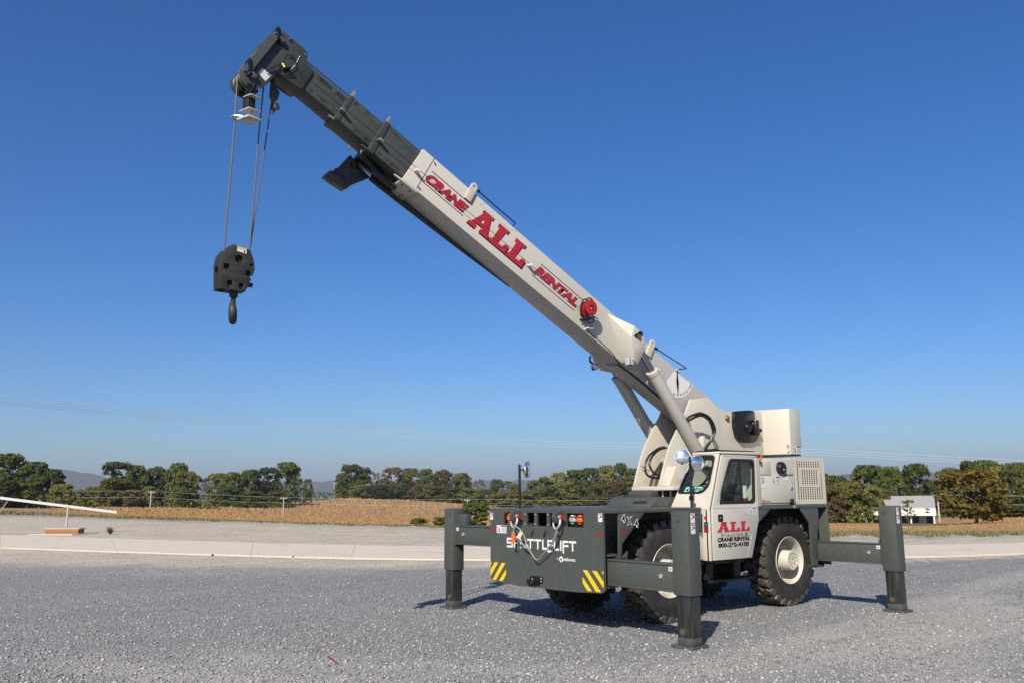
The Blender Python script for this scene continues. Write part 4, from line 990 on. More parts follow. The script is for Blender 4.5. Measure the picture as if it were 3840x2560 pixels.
whole = rpoly([(.578, sv(1.695)), (1.03, sv(1.695)), (1.128, sv(1.80)), (1.142, sv(2.218)), (.785, sv(2.225))], .075, 5)
cab_m.plate(wout, [whole], FW, -.025, 0)
cab_m.box(-2.005, -1.98, 1.055, 1.20, .787, 1.474)                     # outboard front post below the windscreen
cab_m.prism(xz([(-2.24, 2.245), (-2.26, 2.272), (-3.2, 2.285), (-3.225, 2.245)]), FY(0), .72, 1.203)
cab_m.box(-2.95, -2.01, .56, 1.133, .787, .815)
inn = [(-2.05, 1.50), (-3.22, 1.50), (-3.22, 2.242), (-2.26, 2.242)]
FI = (Vector((0, .50, 1.50)), X.copy(), Vector((0, .235, .742)).normalized())
cab_m.plate([(-3.19, 0), (-2.03, 0), (-2.28, .775), (-3.19, .775)], [rrect(-3.14, -2.36, .10, .70, .05)], FI, 0, .02)
cab_m.plate([(.50, 1.506), (1.13, 1.506), (1.13, 2.24), (.74, 2.24)], [rpoly([(.64, 1.60), (1.09, 1.60), (1.09, 2.19), (.81, 2.19)], .05)], (Vector((-3.21, 0, 0)), Y.copy(), Z.copy()), -.01, .01)
cab_m.box(-2.95, -2.05, .54, .56, .80, 1.50)
cab = cab_m.build('cab', BEIGE, crane, .006)
cab['label'] = 'white operator cab with tinted windows'
drp = [(-2.038, .792), (-2.045, 1.476), (-2.312, 2.228), (-3.095, 2.228), (-3.078, 1.312), (-2.872, .792)]
door = MB().plate(xz(drp)[::-1], [xz(win)], FY(1.175), 0, .032).build('door', BEIGE2, cab, .007)
MB().plate(xz(offs(win, .008)), [xz(offs(win, -.032))], FY(1.207), -.02, .008).build('window_seal', INK, cab, .004)
def sheet(poly, fr_, d):
    o_, u_, v_ = fr_; n_ = u_.cross(v_); m_ = MB(); m_.add([o_+u_*p[0]+v_*p[1]+n_*d for p in poly], [tuple(range(len(poly)))]); return m_
sheet(xz(offs(win, -.02)), FY(1.196), 0).build('window_pane', GLASS, cab)
MB().box(-2.715, -2.685, 1.195, 1.212, 1.58, 2.15).build('window_divider', INK, cab, .003)
MB().plate(offs(whole, .008), [offs(whole, -.022)], FW, -.01, .008).build('windscreen_seal', INK, cab, .003)
sheet(offs(whole, -.012), FW, -.006).build('windscreen', GLASS, cab)
m = MB(); dl = [(-2.048, 1.492), (-2.31, 2.215), (-3.085, 2.215), (-3.072, 1.492)]
m.plate(xz(offs(dl, .004))[::-1], [xz(offs(dl, -.006))[::-1]], FY(1.207), 0, .004); m.build('door_crease', BEIGE, cab)
MB().plate([(2.765, .80), (2.79, .80), (2.925, 1.10), (2.90, 1.10)], [], FY(1.207), .001, .0045).build('door_strip', GALV, cab)
MB().plate(rrect(2.155, 2.262, 1.305, 1.405, .018), [], FY(1.207), .0, .004).build('door_handle', BLACK, cab, .001)
MB().lathe([(0, .0), (.004, .010), (0, .014)], (-2.205, 1.212, 1.362), (0, 1, 0), 12).build('keyhole', CHROME, cab)
FD = FY(1.207)
slab_word('lettering', SHADE, cab, FD, 2.126, 2.862, 1.158, 1.296, .0015, .10, .008, -.008)
slab_word('lettering', RED, cab, FD, 2.126, 2.862, 1.162, 1.300, .0035, .10)
text_mesh('lettering', 'E r e c t i o n  &', INK, cab, FD, 2.205, 2.79, 1.098, 1.145, .003, .2, .012)
text_mesh('lettering', 'CRANE RENTAL', INK, cab, FD, 2.118, 2.842, 1.033, 1.091, .003, .25, .06)
text_mesh('lettering', '800-232-4100', INK, cab, FD, 2.132, 2.815, .957, 1.016, .003, 0, .05)
warn_sticker(cab, FD, 2.85, 3.03, 1.40, 1.48, 'wide')
MB().box(-2.24, -2.21, 1.20, 1.222, 1.545, 1.60).build('window_latch', BLACK, cab, .004)
fr = FX(-1.98)
MB().lathe([(0, 0), (.004, .018), (0, .026)], (-1.98, 1.135, 1.36), (1, 0, 0), 16).build('marker_light', REFL, cab)
rect_decal('warning_label', INK, cab, fr, 1.10, 1.175, 1.165, 1.305, .001, .001); rect_decal('label_header', BLUE, cab, fr, 1.108, 1.167, 1.255, 1.295, .003); rect_decal('label_print', REFL, cab, fr, 1.108, 1.167, 1.172, 1.25, .003)
MB().box(-1.99, -1.70, 1.05, 1.065, .80, 1.17).build('front_skirt', BEIGE, cab, .004); MB().box(-1.715, -1.70, .96, 1.10, .80, 1.17).build('front_skirt', BEIGE, cab, .004)
MB().box(-3.26, -3.226, 1.13, 1.19, 2.165, 2.245).build('marker_light', AMBER, cab, .008)
m = MB().box(-3.12, -2.30, .75, 1.17, 2.286, 2.297); m.build('roof_rail', INK, cab)
# interior
m = MB().box(-3.0, -2.52, .70, 1.06, 1.24, 1.38).box(-3.08, -2.93, .70, 1.06, 1.38, 1.66).box(-3.07, -2.95, .76, 1.00, 1.68, 1.83); m.build('seat', SEAT, cab, .04, 3)
m = MB().box(-2.22, -2.06, .62, 1.12, 1.40, 1.60).box(-2.26, -2.22, .95, 1.1, 1.5, 1.66); m.build('dashboard', SEAT, cab, .015)
MB().box(-3.0, -2.4, 1.08, 1.13, 1.15, 1.46).build('console', SEAT, cab, .01)
MB().tube([(-2.36+.10*math.cos(R(a))*.5, .88+.17*math.sin(R(a)), 1.72+.17*math.cos(R(a))*.6) for a in range(0, 361, 20)], .012, 6).build('steering_wheel', SEAT, cab)
MB().box(-2.95, -2.91, 1.05, 1.12, 1.62, 1.80).build('manual', STICK, cab); MB().box(-2.95, -2.91, 1.05, 1.12, 1.52, 1.61).build('fire_extinguisher', REDP, cab)
FWs = (WO+WV*0, Y.copy(), WV)
MB().plate([(.66, sv(1.708)), (1.01, sv(1.708)), (.985, sv(1.795)), (.70, sv(1.795))], [], FW, -.03, -.028).build('paper_sheet', flat('pale_blue_paper', (.62, .80, .85), .6), cab)
text_mesh('lettering', '42075', INK, cab, FW, .69, .99, sv(1.73), sv(1.775), -.026, .2, .03)
MB().tube([(-2.16, .80, 1.68), (-2.25, 1.06, 1.95)], .012, 6).build('wiper', INK, cab)
MB().tube([(-2.10, .84, 1.72), (-2.16, 1.0, 1.86), (-2.22, 1.08, 2.02)], .010, 6).build('wiper', INK, cab)

# ---- mirrors
def mirror(px, py, z0_, ztop, discs, lb):
    mp = MB().tube([(px, py, z0_), (px, py, ztop)], .019, 10).build('mirror_post', BLACK, crane); mp['label'] = lb
    for (c, d, r_) in discs:
        d = Vector(d).normalized(); c = Vector(c)
        MB().lathe([(.020, 0), (.018, .25*r_), (.011, .55*r_), (.003, .8*r_), (-.004, .93*r_), (.004, .96*r_), (.004, r_), (-.012, r_*1.01), (-.045, .6*r_), (-.055, 0)], c, d, 36).build('mirror', CHROME, mp)
        MB().tube([c-d*.05, Vector((px, py, c.z))], .012, 6).build('mirror_bracket', BLACK, mp)
    return mp
mirror(-.30, -.845, 1.50, 2.125, [((-.36, -.735, 2.045), (-.55, .85, -.05), .117)], 'far mirror on a black post above the front plate')
mp = mirror(-1.86, 1.0, 1.50, 2.20, [((-1.79, .93, 2.19), (.72, .68, .05), .115), ((-1.92, 1.09, 2.105), (.2, .95, -.05), .108)], 'pair of round chrome mirrors in front of the windscreen')
MB().box(-1.895, -1.84, .97, 1.03, 1.60, 1.66).build('clamp', BLACK, mp, .006)

# ---- engine housing
m = MB().box(-4.188, -3.245, -.95, 1.098, 1.512, 2.205).box(-5.0, -4.19, -.95, 1.03, 1.512, 2.22)
eng = m.build('engine_housing', BEIGE, crane, .008); eng['label'] = 'white engine housing behind the cab with a punched grille'
MB().box(-4.16, -3.29, 1.099, 1.116, 1.545, 1.94).build('side_door', BEIGE2, eng, .004)
MB().box(-3.575, -3.29, 1.099, 1.108, 1.955, 2.155).build('side_panel', BEIGE2, eng, .003)
nx, nz = 11, 18; hx = .060; gx0, gx1, gz0, gz1 = 4.235, 4.935, 1.585, 2.175
xs_ = [4.188]; px = (gx1-gx0)/nx; pz = (gz1-gz0)/nz
for i in range(nx): xs_ += [gx0+i*px+px*.17, gx0+i*px+px*.83]
xs_.append(5.004); zs_ = [1.515]
for j in range(nz): zs_ += [gz0+j*pz+pz*.16, gz0+j*pz+pz*.84]
zs_.append(2.232)
def hole(i, j):
    if i % 2 == 0 or j % 2 == 0: return False
    c, r_ = (i-1)//2, (j-1)//2
    if r_ <= 5 or r_ >= 15: return True
    return c in (0, nx-1) or (2 <= c <= 8 and 7 <= r_ <= 13)
MB().grid_plate(xs_, zs_, hole, FY(1.10), 0, .010).build('grille', BEIGE, eng)
MB().box(-4.99, -4.20, 1.031, 1.04, 1.53, 2.21).build('radiator_core', VOID, eng)
m = MB()
for zz in (1.55, 1.9, 2.2):
    for xx in (-4.205, -4.985): m.cyl((xx, 1.108, zz), (xx, 1.118, zz), .009, n=8)
m.build('bolt_row', GALV, eng)
m = MB().lathe([(.07, 0), (.075, .03), (.068, .075), (.05, .092), (0, .098), (-.03, .098)], (-3.82, 1.10, 2.062), (0, 1, 0), 28); m.build('air_cleaner', BLACK, eng)
rect_decal('warning_label', STICK, eng, FY(1.175), 3.79, 3.83, 2.03, 2.045)
MB().tube(spline([(-3.86, 1.13, 1.985), (-3.95, 1.12, 1.955), (-4.06, 1.115, 1.962), (-4.13, 1.11, 1.965)], 5), .007, 6).build('cable', INK, eng)
MB().tube(spline([(-4.04, 1.118, 1.86), (-4.045, 1.14, 1.82), (-4.04, 1.14, 1.78), (-4.045, 1.118, 1.745)], 5), .012, 8).build('door_latch', CHROME, eng)
fr = FY(1.116); warn_sticker(eng, fr, 3.565, 3.795, 1.822, 1.935, 'wide'); rect_decal('warning_label', STICK, eng, fr, 3.87, 3.99, 1.875, 1.935)
warn_sticker(eng, fr, 3.30, 3.375, 1.76, 1.925, 'tall')
MB().plate(circ(3.335, 1.572, .026, 16), [circ(3.340, 1.572, .013, 12)], fr, .002, .003).build('emblem', REDP, eng)
text_mesh('lettering', 'Manitowoc', INK, eng, fr, 3.365, 3.515, 1.555, 1.588, .003)
MB().box(-4.07, -4.01, 1.10, 1.15, 1.50, 1.60).build('hasp', BLACK, eng, .008); MB().box(-4.08, -4.03, 1.149, 1.17, 1.455, 1.505).build('padlock', STEEL, eng, .006)

# ---- turret
tp = [(-2.03, 1.80), (-2.06, 1.88), (-2.105, 2.0), (-2.20, 2.22), (-2.31, 2.43), (-2.46, 2.63), (-2.56, 2.76), (-2.657, 2.873), (-2.799, 3.116), (-3.219, 3.179), (-3.45, 3.045), (-3.645, 2.976), (-4.64, 3.025), (-4.58, 2.29), (-3.55, 2.29), (-3.45, 1.80)]
m = MB().prism(xz(tp), FY(.27), -.03, 0).prism(xz(tp), FY(-.27), 0, .03)
m.box(-3.55, -2.035, -.30, .52, 1.742, 1.80)
m.box(-4.6, -4.0, -.24, .24, 2.29, 2.32).box(-3.5, -3.45, -.24, .24, 1.80, 2.6)
m.prism(xz([(-3.00, 2.56), (-2.96, 2.56), (-2.93, 2.3), (-3.07, 2.3)]), FY(.27), 0, .09)
tur = m.build('turret', BEIGE, crane, .006); tur['label'] = 'white turret plates carrying the boom'
m = MB().prism(xz([(-2.03, 1.801), (-2.20, 2.09), (-2.50, 2.09), (-2.50, 1.801)]), FY(.272), 0, .18); m.build('side_box', BEIGE, tur, .006)
rect_decal('warning_label', STICK, tur, FY(.452), 2.25, 2.42, 1.90, 2.02)
pw = [(-4.605, .26), (-4.735, .70), (-5.105, .655), (-5.22, .25), (-5.22, -.25), (-5.105, -.655), (-4.735, -.70), (-4.605, -.26)]
cw = MB().prism(pw, (Vector((0, 0, 0)), X.copy(), Y.copy()), 2.305, 3.05).build('counterweight', BEIGE, tur, .012)
e1 = Vector((-5.105+4.735, .655-.70, 0)).normalized()
warn_sticker(tur, (Vector((-4.735, .70, 0)), e1, Z.copy()), .05, .36, 2.315, 2.45, 'wide')
MB().tube(spline([(-4.70, .66, 2.46), (-4.69, .69, 2.42), (-4.70, .69, 2.37), (-4.71, .65, 2.34)], 4), .012, 6).build('latch', CHROME, tur)
MB().prism([(p[0]+.005, p[1]*.97) for p in pw], (Vector((0, 0, 0)), X.copy(), Y.copy()), 2.285, 2.303).build('counterweight_gap_shade', INK, tur)  # black strip standing in for the shaded gap under the counterweight
MB().lathe([(.03, 0), (.028, .035), (.01, .048), (-.02, .05)], (-3.672, .272, 2.872), (0, 1, 0), 24).build('boom_pivot_pin', BRONZE, tur)
wp = rpoly([(-3.80, 2.975), (-3.87, 2.992), (-4.17, 3.02), (-4.315, 3.015), (-4.335, 2.93), (-4.33, 2.84), (-4.385, 2.79), (-4.43, 2.765), (-4.40, 2.68), (-4.435, 2.645), (-4.36, 2.54), (-4.27, 2.50), (-3.95, 2.49), (-3.84, 2.56), (-3.787, 2.74)], .035, 3)
wn = MB().plate(xz(wp)[::-1], [], FY(.271), 0, .06).build('winch', BLACK, crane, .01); wn['label'] = 'black winch housing on the turret side'
m = MB().lathe([(.05, 0), (.05, .05), (.03, .075), (0, .08)], (-4.13, .331, 2.74), (0, 1, 0), 24); m.box(-4.34, -4.25, .331, .40, 2.62, 2.86); m.cyl((-4.28, .37, 2.63), (-4.28, .37, 2.86), .04, n=12); m.cyl((-4.38, .36, 2.70), (-4.42, .36, 2.70), .035, n=10)
m.tube([(-4.09+.1*math.cos(R(a)), .335, 2.73+.12*math.sin(R(a))) for a in range(130, 290, 20)], .012, 6); m.build('winch_motor', BLACK, wn, .003)
MB().lathe([(-.2, .20), (-.2, .14), (.2, .14), (.2, .20)], (-4.1, 0, 2.78), (0, 1, 0), 28).build('winch_drum', ROPEM, wn)
for z in (2.80, 2.79): pass
MB().lathe([(0, 0), (.01, .006), (0, .008)], (-4.17, .395, 2.80), (0, 1, 0), 8).build('winch_bolt', CHROME, wn)
MB().cyl((-3.15, .30, 2.20), (-3.15, .42, 2.20), .17, n=40).build('swing_motor_cover', BLACK, tur)
# hoses
def hose(pts, r_=.019): return MB().tube(spline(pts, 7), r_, 8).build('hydraulic_hose', HOSE, crane)
hose([(-2.46, .43, 2.77), (-2.55, .46, 2.83), (-2.66, .48, 2.868), (-2.76, .5, 2.885), (-2.93, .5, 2.84), (-3.065, .48, 2.735), (-3.12, .46, 2.625), (-3.06, .44, 2.50), (-2.95, .42, 2.40), (-2.86, .40, 2.30)])
hose([(-2.50, .43, 2.75), (-2.60, .46, 2.80), (-2.70, .47, 2.838), (-2.80, .49, 2.85), (-2.95, .49, 2.79), (-3.04, .47, 2.69), (-3.085, .45, 2.60), (-3.03, .43, 2.47), (-2.96, .41, 2.38), (-2.91, .40, 2.29)])
hose([(-2.62, -.10, 2.405), (-2.45, -.08, 2.38), (-2.30, -.05, 2.33), (-2.13, -.02, 2.24), (-2.03, 0, 2.11), (-2.05, 0, 1.985), (-2.17, 0, 1.93), (-2.33, .02, 1.92), (-2.42, .03, 1.86)], .017)
hose([(-2.62, -.06, 2.395), (-2.45, -.05, 2.365), (-2.28, -.02, 2.30), (-2.13, .02, 2.20), (-2.09, .03, 2.11), (-2.17, .04, 2.0), (-2.32, .05, 1.955), (-2.46, .06, 1.955)], .017)
hose([(-2.64, -.46, 2.62), (-2.68, -.45, 2.72), (-2.78, -.40, 2.79), (-2.95, -.33, 2.80)], .02)
hose([(-2.62, -.44, 2.60), (-2.67, -.42, 2.68), (-2.78, -.37, 2.74), (-2.95, -.32, 2.75)], .02)
m = MB().box(-2.62, -2.45, .05, .20, 1.86, 2.14).box(-2.45, -2.36, .02, .22, 2.05, 2.10); m.build('valve_block', DARK, tur, .005)
m = MB().tube([(-2.15, -.2, 2.11), (-2.30, -.18, 2.03), (-2.34, -.16, 2.10)], .006, 5).tube([(-2.38, .1, 2.09), (-2.40, .1, 1.98), (-2.44, .1, 2.08)], .006, 5); m.build('valve_pipe', DARK, tur)
MB().box(-2.70, -2.58, -.09, .0, 2.37, 2.43).build('hose_fitting', GALV, tur, .01)
MB().plate(xz(circ(-2.33, 2.18, .045, 16)), [xz(circ(-2.33, 2.18, .012, 10))], FY(.1), 0, .02).build('lifting_lug', BEIGE, tur)

# ---- lift cylinders
P0 = Vector((-1.47, 0, 3.94)); CDIR = Vector((-.640, 0, -.768)).normalized()
for s_ in (1, -1):
    o_ = Vector((0, .357*s_, 0)); T1 = P0+CDIR*.62; T2 = P0+CDIR*2.28
    m = MB(); q = lambda k: o_+P0+CDIR*k
    m.lathe([(.60, .052), (.60, .094), (.605, .100), (.66, .100), (.665, .094), (2.22, .094), (2.26, .085), (2.26, 0)], o_+P0, CDIR, 36)
    m.cyl(q(2.2), q(2.36), .06, n=16); m.cyl(q(2.34)+Vector((0, -.08, 0)), q(2.34)+Vector((0, .10, 0)), .055, n=20)
    cyl = m.build('lift_cylinder', CYL, crane, ang=40); cyl['label'] = 'near lift cylinder beside the cab roof' if s_ > 0 else 'far lift cylinder under the boom'
    MB().cyl(q(-.06), q(.62), .050, n=28).build('cylinder_rod', GREYROD, cyl)
    side = Vector((-.768, 0, .640))
    m = MB().tube([q(.70)+side*.112, q(.74)+side*.118, q(1.55)+side*.118, q(1.62)+side*.112], .011, 8); m.build('oil_pipe', CYL, cyl)
    m = MB().cyl(q(.69)+side*.09, q(.69)+side*.15, .022, n=10); m.build('pipe_elbow', CYL, cyl)
    m = MB()
    m.obox = None
    a = q(1.62)+side*.10; 
    m.cyl(a-CDIR*.06, a+CDIR*.10, .038, n=4); m.build('hose_block', BEIGE, cyl, .006)

# ---- boom
bm_ = MB().prism([(-2.651, 0), (4.05, 0), (4.05, .40), (3.90, .553), (-2.60, .553)], FB(0), -.183, .183)
bm_.prism([(-2.767, -.012), (-2.655, -.002), (-2.40, -.002), (-2.40, -.03), (-2.66, -.03), (-2.767, -.028)], FB(0), .150, .1845).prism([(-2.767, -.012), (-2.655, -.002), (-2.40, -.002), (-2.40, -.03), (-2.66, -.03), (-2.767, -.028)], FB(0), -.1845, -.150)
bm_.prism([(-2.655, -.004), (-2.40, -.004), (-2.40, -.028), (-2.655, -.028)], FB(0), -.149, .149)
boom = bm_.build('boom', BEIGE2, crane, .006); boom['label'] = 'white base section of the boom with red lettering'
m = MB()
for s1 in (2.60, 2.47):
    for y in (-.12, .12, -.06): m.cyl(BP(s1, -.028, y), BP(s1, -.036, y), .012, n=8)
m.build('bolt_row', DARK, boom)
for s1, t1 in ((2.385, .50), (2.36, .485), (2.415, -.0+.055), (2.39, .045)): MB().cyl(BP(s1, t1, .184), BP(s1, t1, .190), .010, n=8).build('bolt', DARK, boom)
fr = FB(.183)
def bline(a, b, wd, mat, name='stripe', d=.0015):
    a, b = Vector((-a[0], a[1])), Vector((-b[0], b[1])); t = (b-a).normalized(); nn = Vector((-t.y, t.x))*wd/2
    MB().plate([tuple(a-nn), tuple(b-nn), tuple(b+nn), tuple(a+nn)], [], fr, d, d+.001).build(name, mat, boom)
bline((2.415, .553), (2.435, .022), .007, INK, 'joint_line')
for a, b in (((2.365, .375), (1.667, .377)), ((2.395, .162), (1.705, .160)), ((.343, .387), (-.54, .387)), ((.403, .154), (-.464, .153))): bline(a, b, .011, INK)
text_mesh('lettering', 'CRANE', INK, boom, fr, -2.394, -1.676, .188, .339, .0015, .32, .085)
text_mesh('lettering', 'CRANE', RED, boom, fr, -2.388, -1.688, .197, .333, .003, .32, .06)
text_mesh('lettering', 'RENTAL', INK, boom, fr, -.397, .482, .200, .349, .0015, .32, .085)
text_mesh('lettering', 'RENTAL', RED, boom, fr, -.390, .472, .209, .343, .003, .32, .06)
slab_word('lettering', INK, boom, fr, -1.618, -.545, .120, .446, .0015, .16, .006, -.004, .009)
slab_word('lettering', RED, boom, fr, -1.612, -.555, .127, .446, .003, .16)
MB().plate(circ(-1.985, .262, .017, 12), [], fr, .004, .0055).build('plug', INK, boom)
# lugs, rods, weld seams
def lug(s0, s1, t0, t1):
    mid = (s0+s1)/2; w_ = abs(s1-s0)/2
    out = [(-s0, t0), (-s1, t0), (-s1, t1-w_)]+[(-mid+w_*math.cos(R(a)), t1-w_+w_*math.sin(R(a))) for a in range(15, 180, 15)]+[(-s0, t1-w_)]
    MB().plate(out, [circ(-mid, t1-w_, .018, 12)], fr, .001, .028).build('lifting_lug', BEIGE, boom, .003)
lug(1.806, 1.703, .385, .668); lug(-1.955, -2.065, .385, .668)
m = MB().tube([BP(1.68, .605, .20), BP(1.655, .608, .20)], .022, 8); m.build('rod_socket', BLACK, boom); m = MB().tube([BP(-2.085, .575, .20), BP(-2.13, .585, .20)], .022, 8); m.build('rod_socket', BLACK, boom)
MB().tube(spline([BP(1.66, .608, .20), BP(1.3, .607, .20), BP(1.0, .612, .20), BP(.975, .600, .20), BP(.988, .555, .19)], 6), .0085, 6).build('guard_rod', BLACK, boom)
MB().tube([BP(-2.12, .585, .20), BP(-2.815, .685, .20), BP(-2.825, .68, .20), BP(-2.66, .56, .19)], .0085, 6).build('guard_rod', BLACK, boom)
for a, b in (((1.557, .476), (1.008, .482)), ((1.008, .482), (.891, .550))): bline(a, b, .008, SHADE, 'weld_seam', .0005)
bline((1.50, .545), (1.557, .476), .008, BEIGE, 'weld_seam', .0005); bline((-.62, .548), (-.70, .36), .008, SHADE, 'weld_seam', .0005)
# angle dial
pv_ = (2.654, .545); arc = [(pv_[0]+.428*math.cos(R(a)), pv_[1]+.428*math.sin(R(a))) for a in range(-98, 2, 6)]
MB().plate([(2.615, .50), (2.535, .27)]+arc, [], fr, .001, .002).build('angle_dial', WHITE, boom)
for n_, a in zip(('20', '30', '40', '50', '60', '70', '80'), (-74, -62, -50.5, -39, -28, -17, -7)):
    cxx, cyy = pv_[0]+.385*math.cos(R(a)), pv_[1]+.385*math.sin(R(a)); t_ = R(a+90)
    o2_ = Vector((0, .183, BZ0))+(-BD)*cxx+BN*cyy; fu = (-BD)*math.cos(t_)+BN*math.sin(t_); fv = (-BD)*(-math.sin(t_))+BN*math.cos(t_)
    text_mesh('lettering', n_, INK, boom, (o2_, fu, fv), -.026, .026, -.02, .02, .003)
pc = BP(-2.654, .545, .195); dn_ = Vector((0, 0, -1)); sd_ = X
MB().add([pc, pc+dn_*.19+sd_*.026, pc+dn_*.375, pc+dn_*.19-sd_*.026, pc+Y*.004, pc+dn_*.19+sd_*.026+Y*.004, pc+dn_*.375+Y*.004, pc+dn_*.19-sd_*.026+Y*.004], [(0,1,2,3), (7,6,5,4), (0,4,5,1), (1,5,6,2), (2,6,7,3), (3,7,4,0)]).build('angle_pointer', BLACK, boom)
MB().cyl(BP(-2.654, .548, .184), BP(-2.654, .548, .21), .018, n=12).build('pointer_pivot', SHADE, boom)
# cable clips and the thin cable along the boom
def clip(s1, t1, y, par, mat):
    MB().box(-.03, .03, -.014, .055, -.018, .018).build('cable_clip', mat, par, .004).matrix_world = Matrix.Translation(BP(s1, t1, y))@Matrix.Rotation(-TH, 4, 'Y')
clip(2.545, .207, .20, boom, STICK); clip(.50, .225, .20, boom, STICK)
MB().tube([BP(-.50, .222, .215), BP(.50, .230, .235), BP(2.54, .222, .24), BP(3.13, .212, .235), BP(3.70, .207, .225), BP(4.35, .215, .19), BP(4.52, .34, .17)], .0035, 5).build('sensor_cable', INK, boom)
# cable reel
rl = MB(); rc_ = BP(-.60, .262, 0)
for y0, y1, r_ in ((.245, .255, .108), (.352, .362, .112)): rl.cyl(rc_+Y*y0, rc_+Y*y1, r_, n=40)
rl.cyl(rc_+Y*.255, rc_+Y*.352, .075, n=28)
reel = rl.build('cable_reel', REDP, boom, .003)
MB().plate(rrect(-.030, .030, -.035, .035, .004), [], (rc_, -X, Z.copy()), .363, .366).build('reel_badge', INK, boom)
MB().plate([(-.022, -.02), (.0, -.026), (.004, -.008), (-.016, -.002)], [], (rc_, -X, Z.copy()), .3675, .3685).build('reel_print', STICK, boom)
m = MB()
for y in (.262, .345):
    m.tube(spline([rc_+Vector((-.04, y, .115)), rc_+Vector((.01, y, .135)), rc_+Vector((.07, y, .11)), rc_+Vector((.115, y, -.01)), rc_+Vector((.09, y, -.12)), rc_+Vector((.0, y, -.15))], 5), .010, 8)
m.box(rc_.x-.03, rc_.x+.07, .184, .35, rc_.z-.16, rc_.z-.14); m.box(rc_.x-.02, rc_.x+.06, .184, .25, rc_.z-.09, rc_.z+.06)
m.build('reel_frame', BLACK, boom)
MB().tube(spline([BP(-.60, .14, .30), BP(-.68, .09, .28), BP(-.74, .12, .24), BP(-.80, .17, .25), BP(-.74, .24, .27)], 6), .008, 6).build('reel_cable', INK, boom)
MB().tube(spline([BP(-.755, .02, .185), BP(-.76, .05, .23), BP(-.80, .06, .26), BP(-.85, .11, .25), BP(-.83, .15, .22)], 6), .013, 8).build('cable_hook', BEIGE, boom)
rect_decal('warning_label', STICK, boom, fr, .66, .72, .03, .10); MB().plate(circ(.685, .06, .018, 12), [], fr, .0035, .0045).build('label_print', BLUE, boom)
MB().tube(spline([BP(-.80, .05, .188), BP(-.83, .01+.02, .188), BP(-1.0, .035, .187), BP(-1.35, .02, .187), BP(-1.48, -.012, .17), BP(-1.6, -.015, .1), BP(-1.55, -.015, -.1)], 6), .006, 6).build('wiring', INK, boom)
# flared cylinder mounts
for s_ in (1, -1):
    pts = [(-1.03, .492, .1835), (-1.40, .27, .1835), (-1.60, .0, .1835), (-1.80, .0, .1835), (-1.82, .50, .1835), (-1.22, .555, .18), (-1.37, .452, .45), (-1.385, .265, .45), (-1.53, .175, .45), (-1.60, .03, .40), (-1.72, .02, .38), (-1.70, .28, .45), (-1.63, .40, .45), (-1.52, .45, .45)]
    b = bmesh.new()
    for (s1, t1, y) in pts: b.verts.new(BP(s1, t1, y*s_))
    bmesh.ops.convex_hull(b, input=b.verts); bmesh.ops.delete(b, geom=[v for v in b.verts if not v.link_faces], context='VERTS')
    mm = MB(); b.verts.index_update(); b.verts.ensure_lookup_table(); mm.add([v.co.copy() for v in b.verts], [tuple(v.index for v in f.verts) for f in b.faces]); b.free()
    mt = mm.build('cylinder_mount', BEIGE2, boom, .006)
    pc = BP(-1.50, .35, .45*s_)
    MB().cyl(pc, pc+Y*s_*.025, .034, n=20).build('cylinder_pin', BRONZE, boom)
    bb = MB().plate(rpoly([(-.085, -.03), (.085, -.03), (.085, .03), (-.085, .03)], .03), [], (BP(-1.48, .375, .45*s_), (BD*.35+BN*.937)*s_, Y.cross(BD*.35+BN*.937) if s_ > 0 else Y.cross(BD*.35+BN*.937)), 0, .0) if False else None
    m = MB().prism([(1.41, .315), (1.455, .30), (1.565, .425), (1.535, .455), (1.49, .44)], FB(.451*s_), 0 if s_ > 0 else -.012, .012 if s_ > 0 else 0); m.build('pin_keeper', BLACK, boom, .003)
for c, y_ in ((BP(-1.46, -.03, 0), .30),):
    lb_ = MB().box(-1.47, -1.39, .27, .37, 3.525, 3.64).build('work_light', BLACK, boom, .01)
    MB().box(-1.389, -1.383, .275, .365, 3.53, 3.635).build('work_light_lens', CLEAR, boom, .002); MB().box(-1.465, -1.395, .371, .377, 3.53, 3.635).build('work_light_lens', CLEAR, boom, .002)
m = MB().lathe([(0, 0), (.02, .05), (.06, .055), (.10, .03)], BP(-1.47, -.06, -.24), (.55, .25, -.5), 20); m.build('work_light', CLEAR, boom)
MB().tube(spline([BP(-1.30, -.01, -.20), BP(-1.36, -.06, -.24), BP(-1.50, -.05, -.25)], 5), .016, 6).build('wiring', INK, boom)
MB().tube(spline([BP(-1.6, -.012, .10), BP(-2.0, -.014, .14), BP(-2.4, -.014, .13), BP(-2.9, -.014, .12)], 6), .014, 6).build('wiring', INK, boom)
# tapered keel plate along the far lower edge
MB().prism([(-2.91, -.002), (-2.91, -.10), (-2.50, -.092), (-1.485, -.055), (-.45, -.004)], FB(-.172), -.012, .012).build('keel_plate', GREY2, boom)

# telescoping sections
def section(name, s0, s1, t0, t1, hw, par, worn=True):
    o = MB().prism([(-s0, t0), (-s1, t0), (-s1, t1), (-s0, t1)], FB(0), -hw, hw).build(name, GREY2, par, .008)
    if worn:
        for (ta, tb) in ((t1-.075, t1-.03), (t0+.02, t0+.065)):
            MB().plate([(-s1+.05, ta), (-s0-.02, ta), (-s0-.02, tb), (-s1+.05, tb)][::1], [], FB(hw), .001, .002).build('wear_strip', WORN, o)
    return o
s2_ = section('boom_section', 1.5, 3.13, .035, .515, .160, crane); s2_['label'] = 'widest grey boom section next to the white base'
MB().prism([(-3.205, .030), (-3.115, .030), (-3.115, .520), (-3.19, .515)], FB(0), -.170, .170).build('section_collar', GREY2, s2_, .006)
MB().prism([(-3.30, .02), (-3.12, .03), (-3.12, .005), (-3.30, .0)], FB(0), .14, .171).build('collar_tongue', GREY2, s2_, .004)
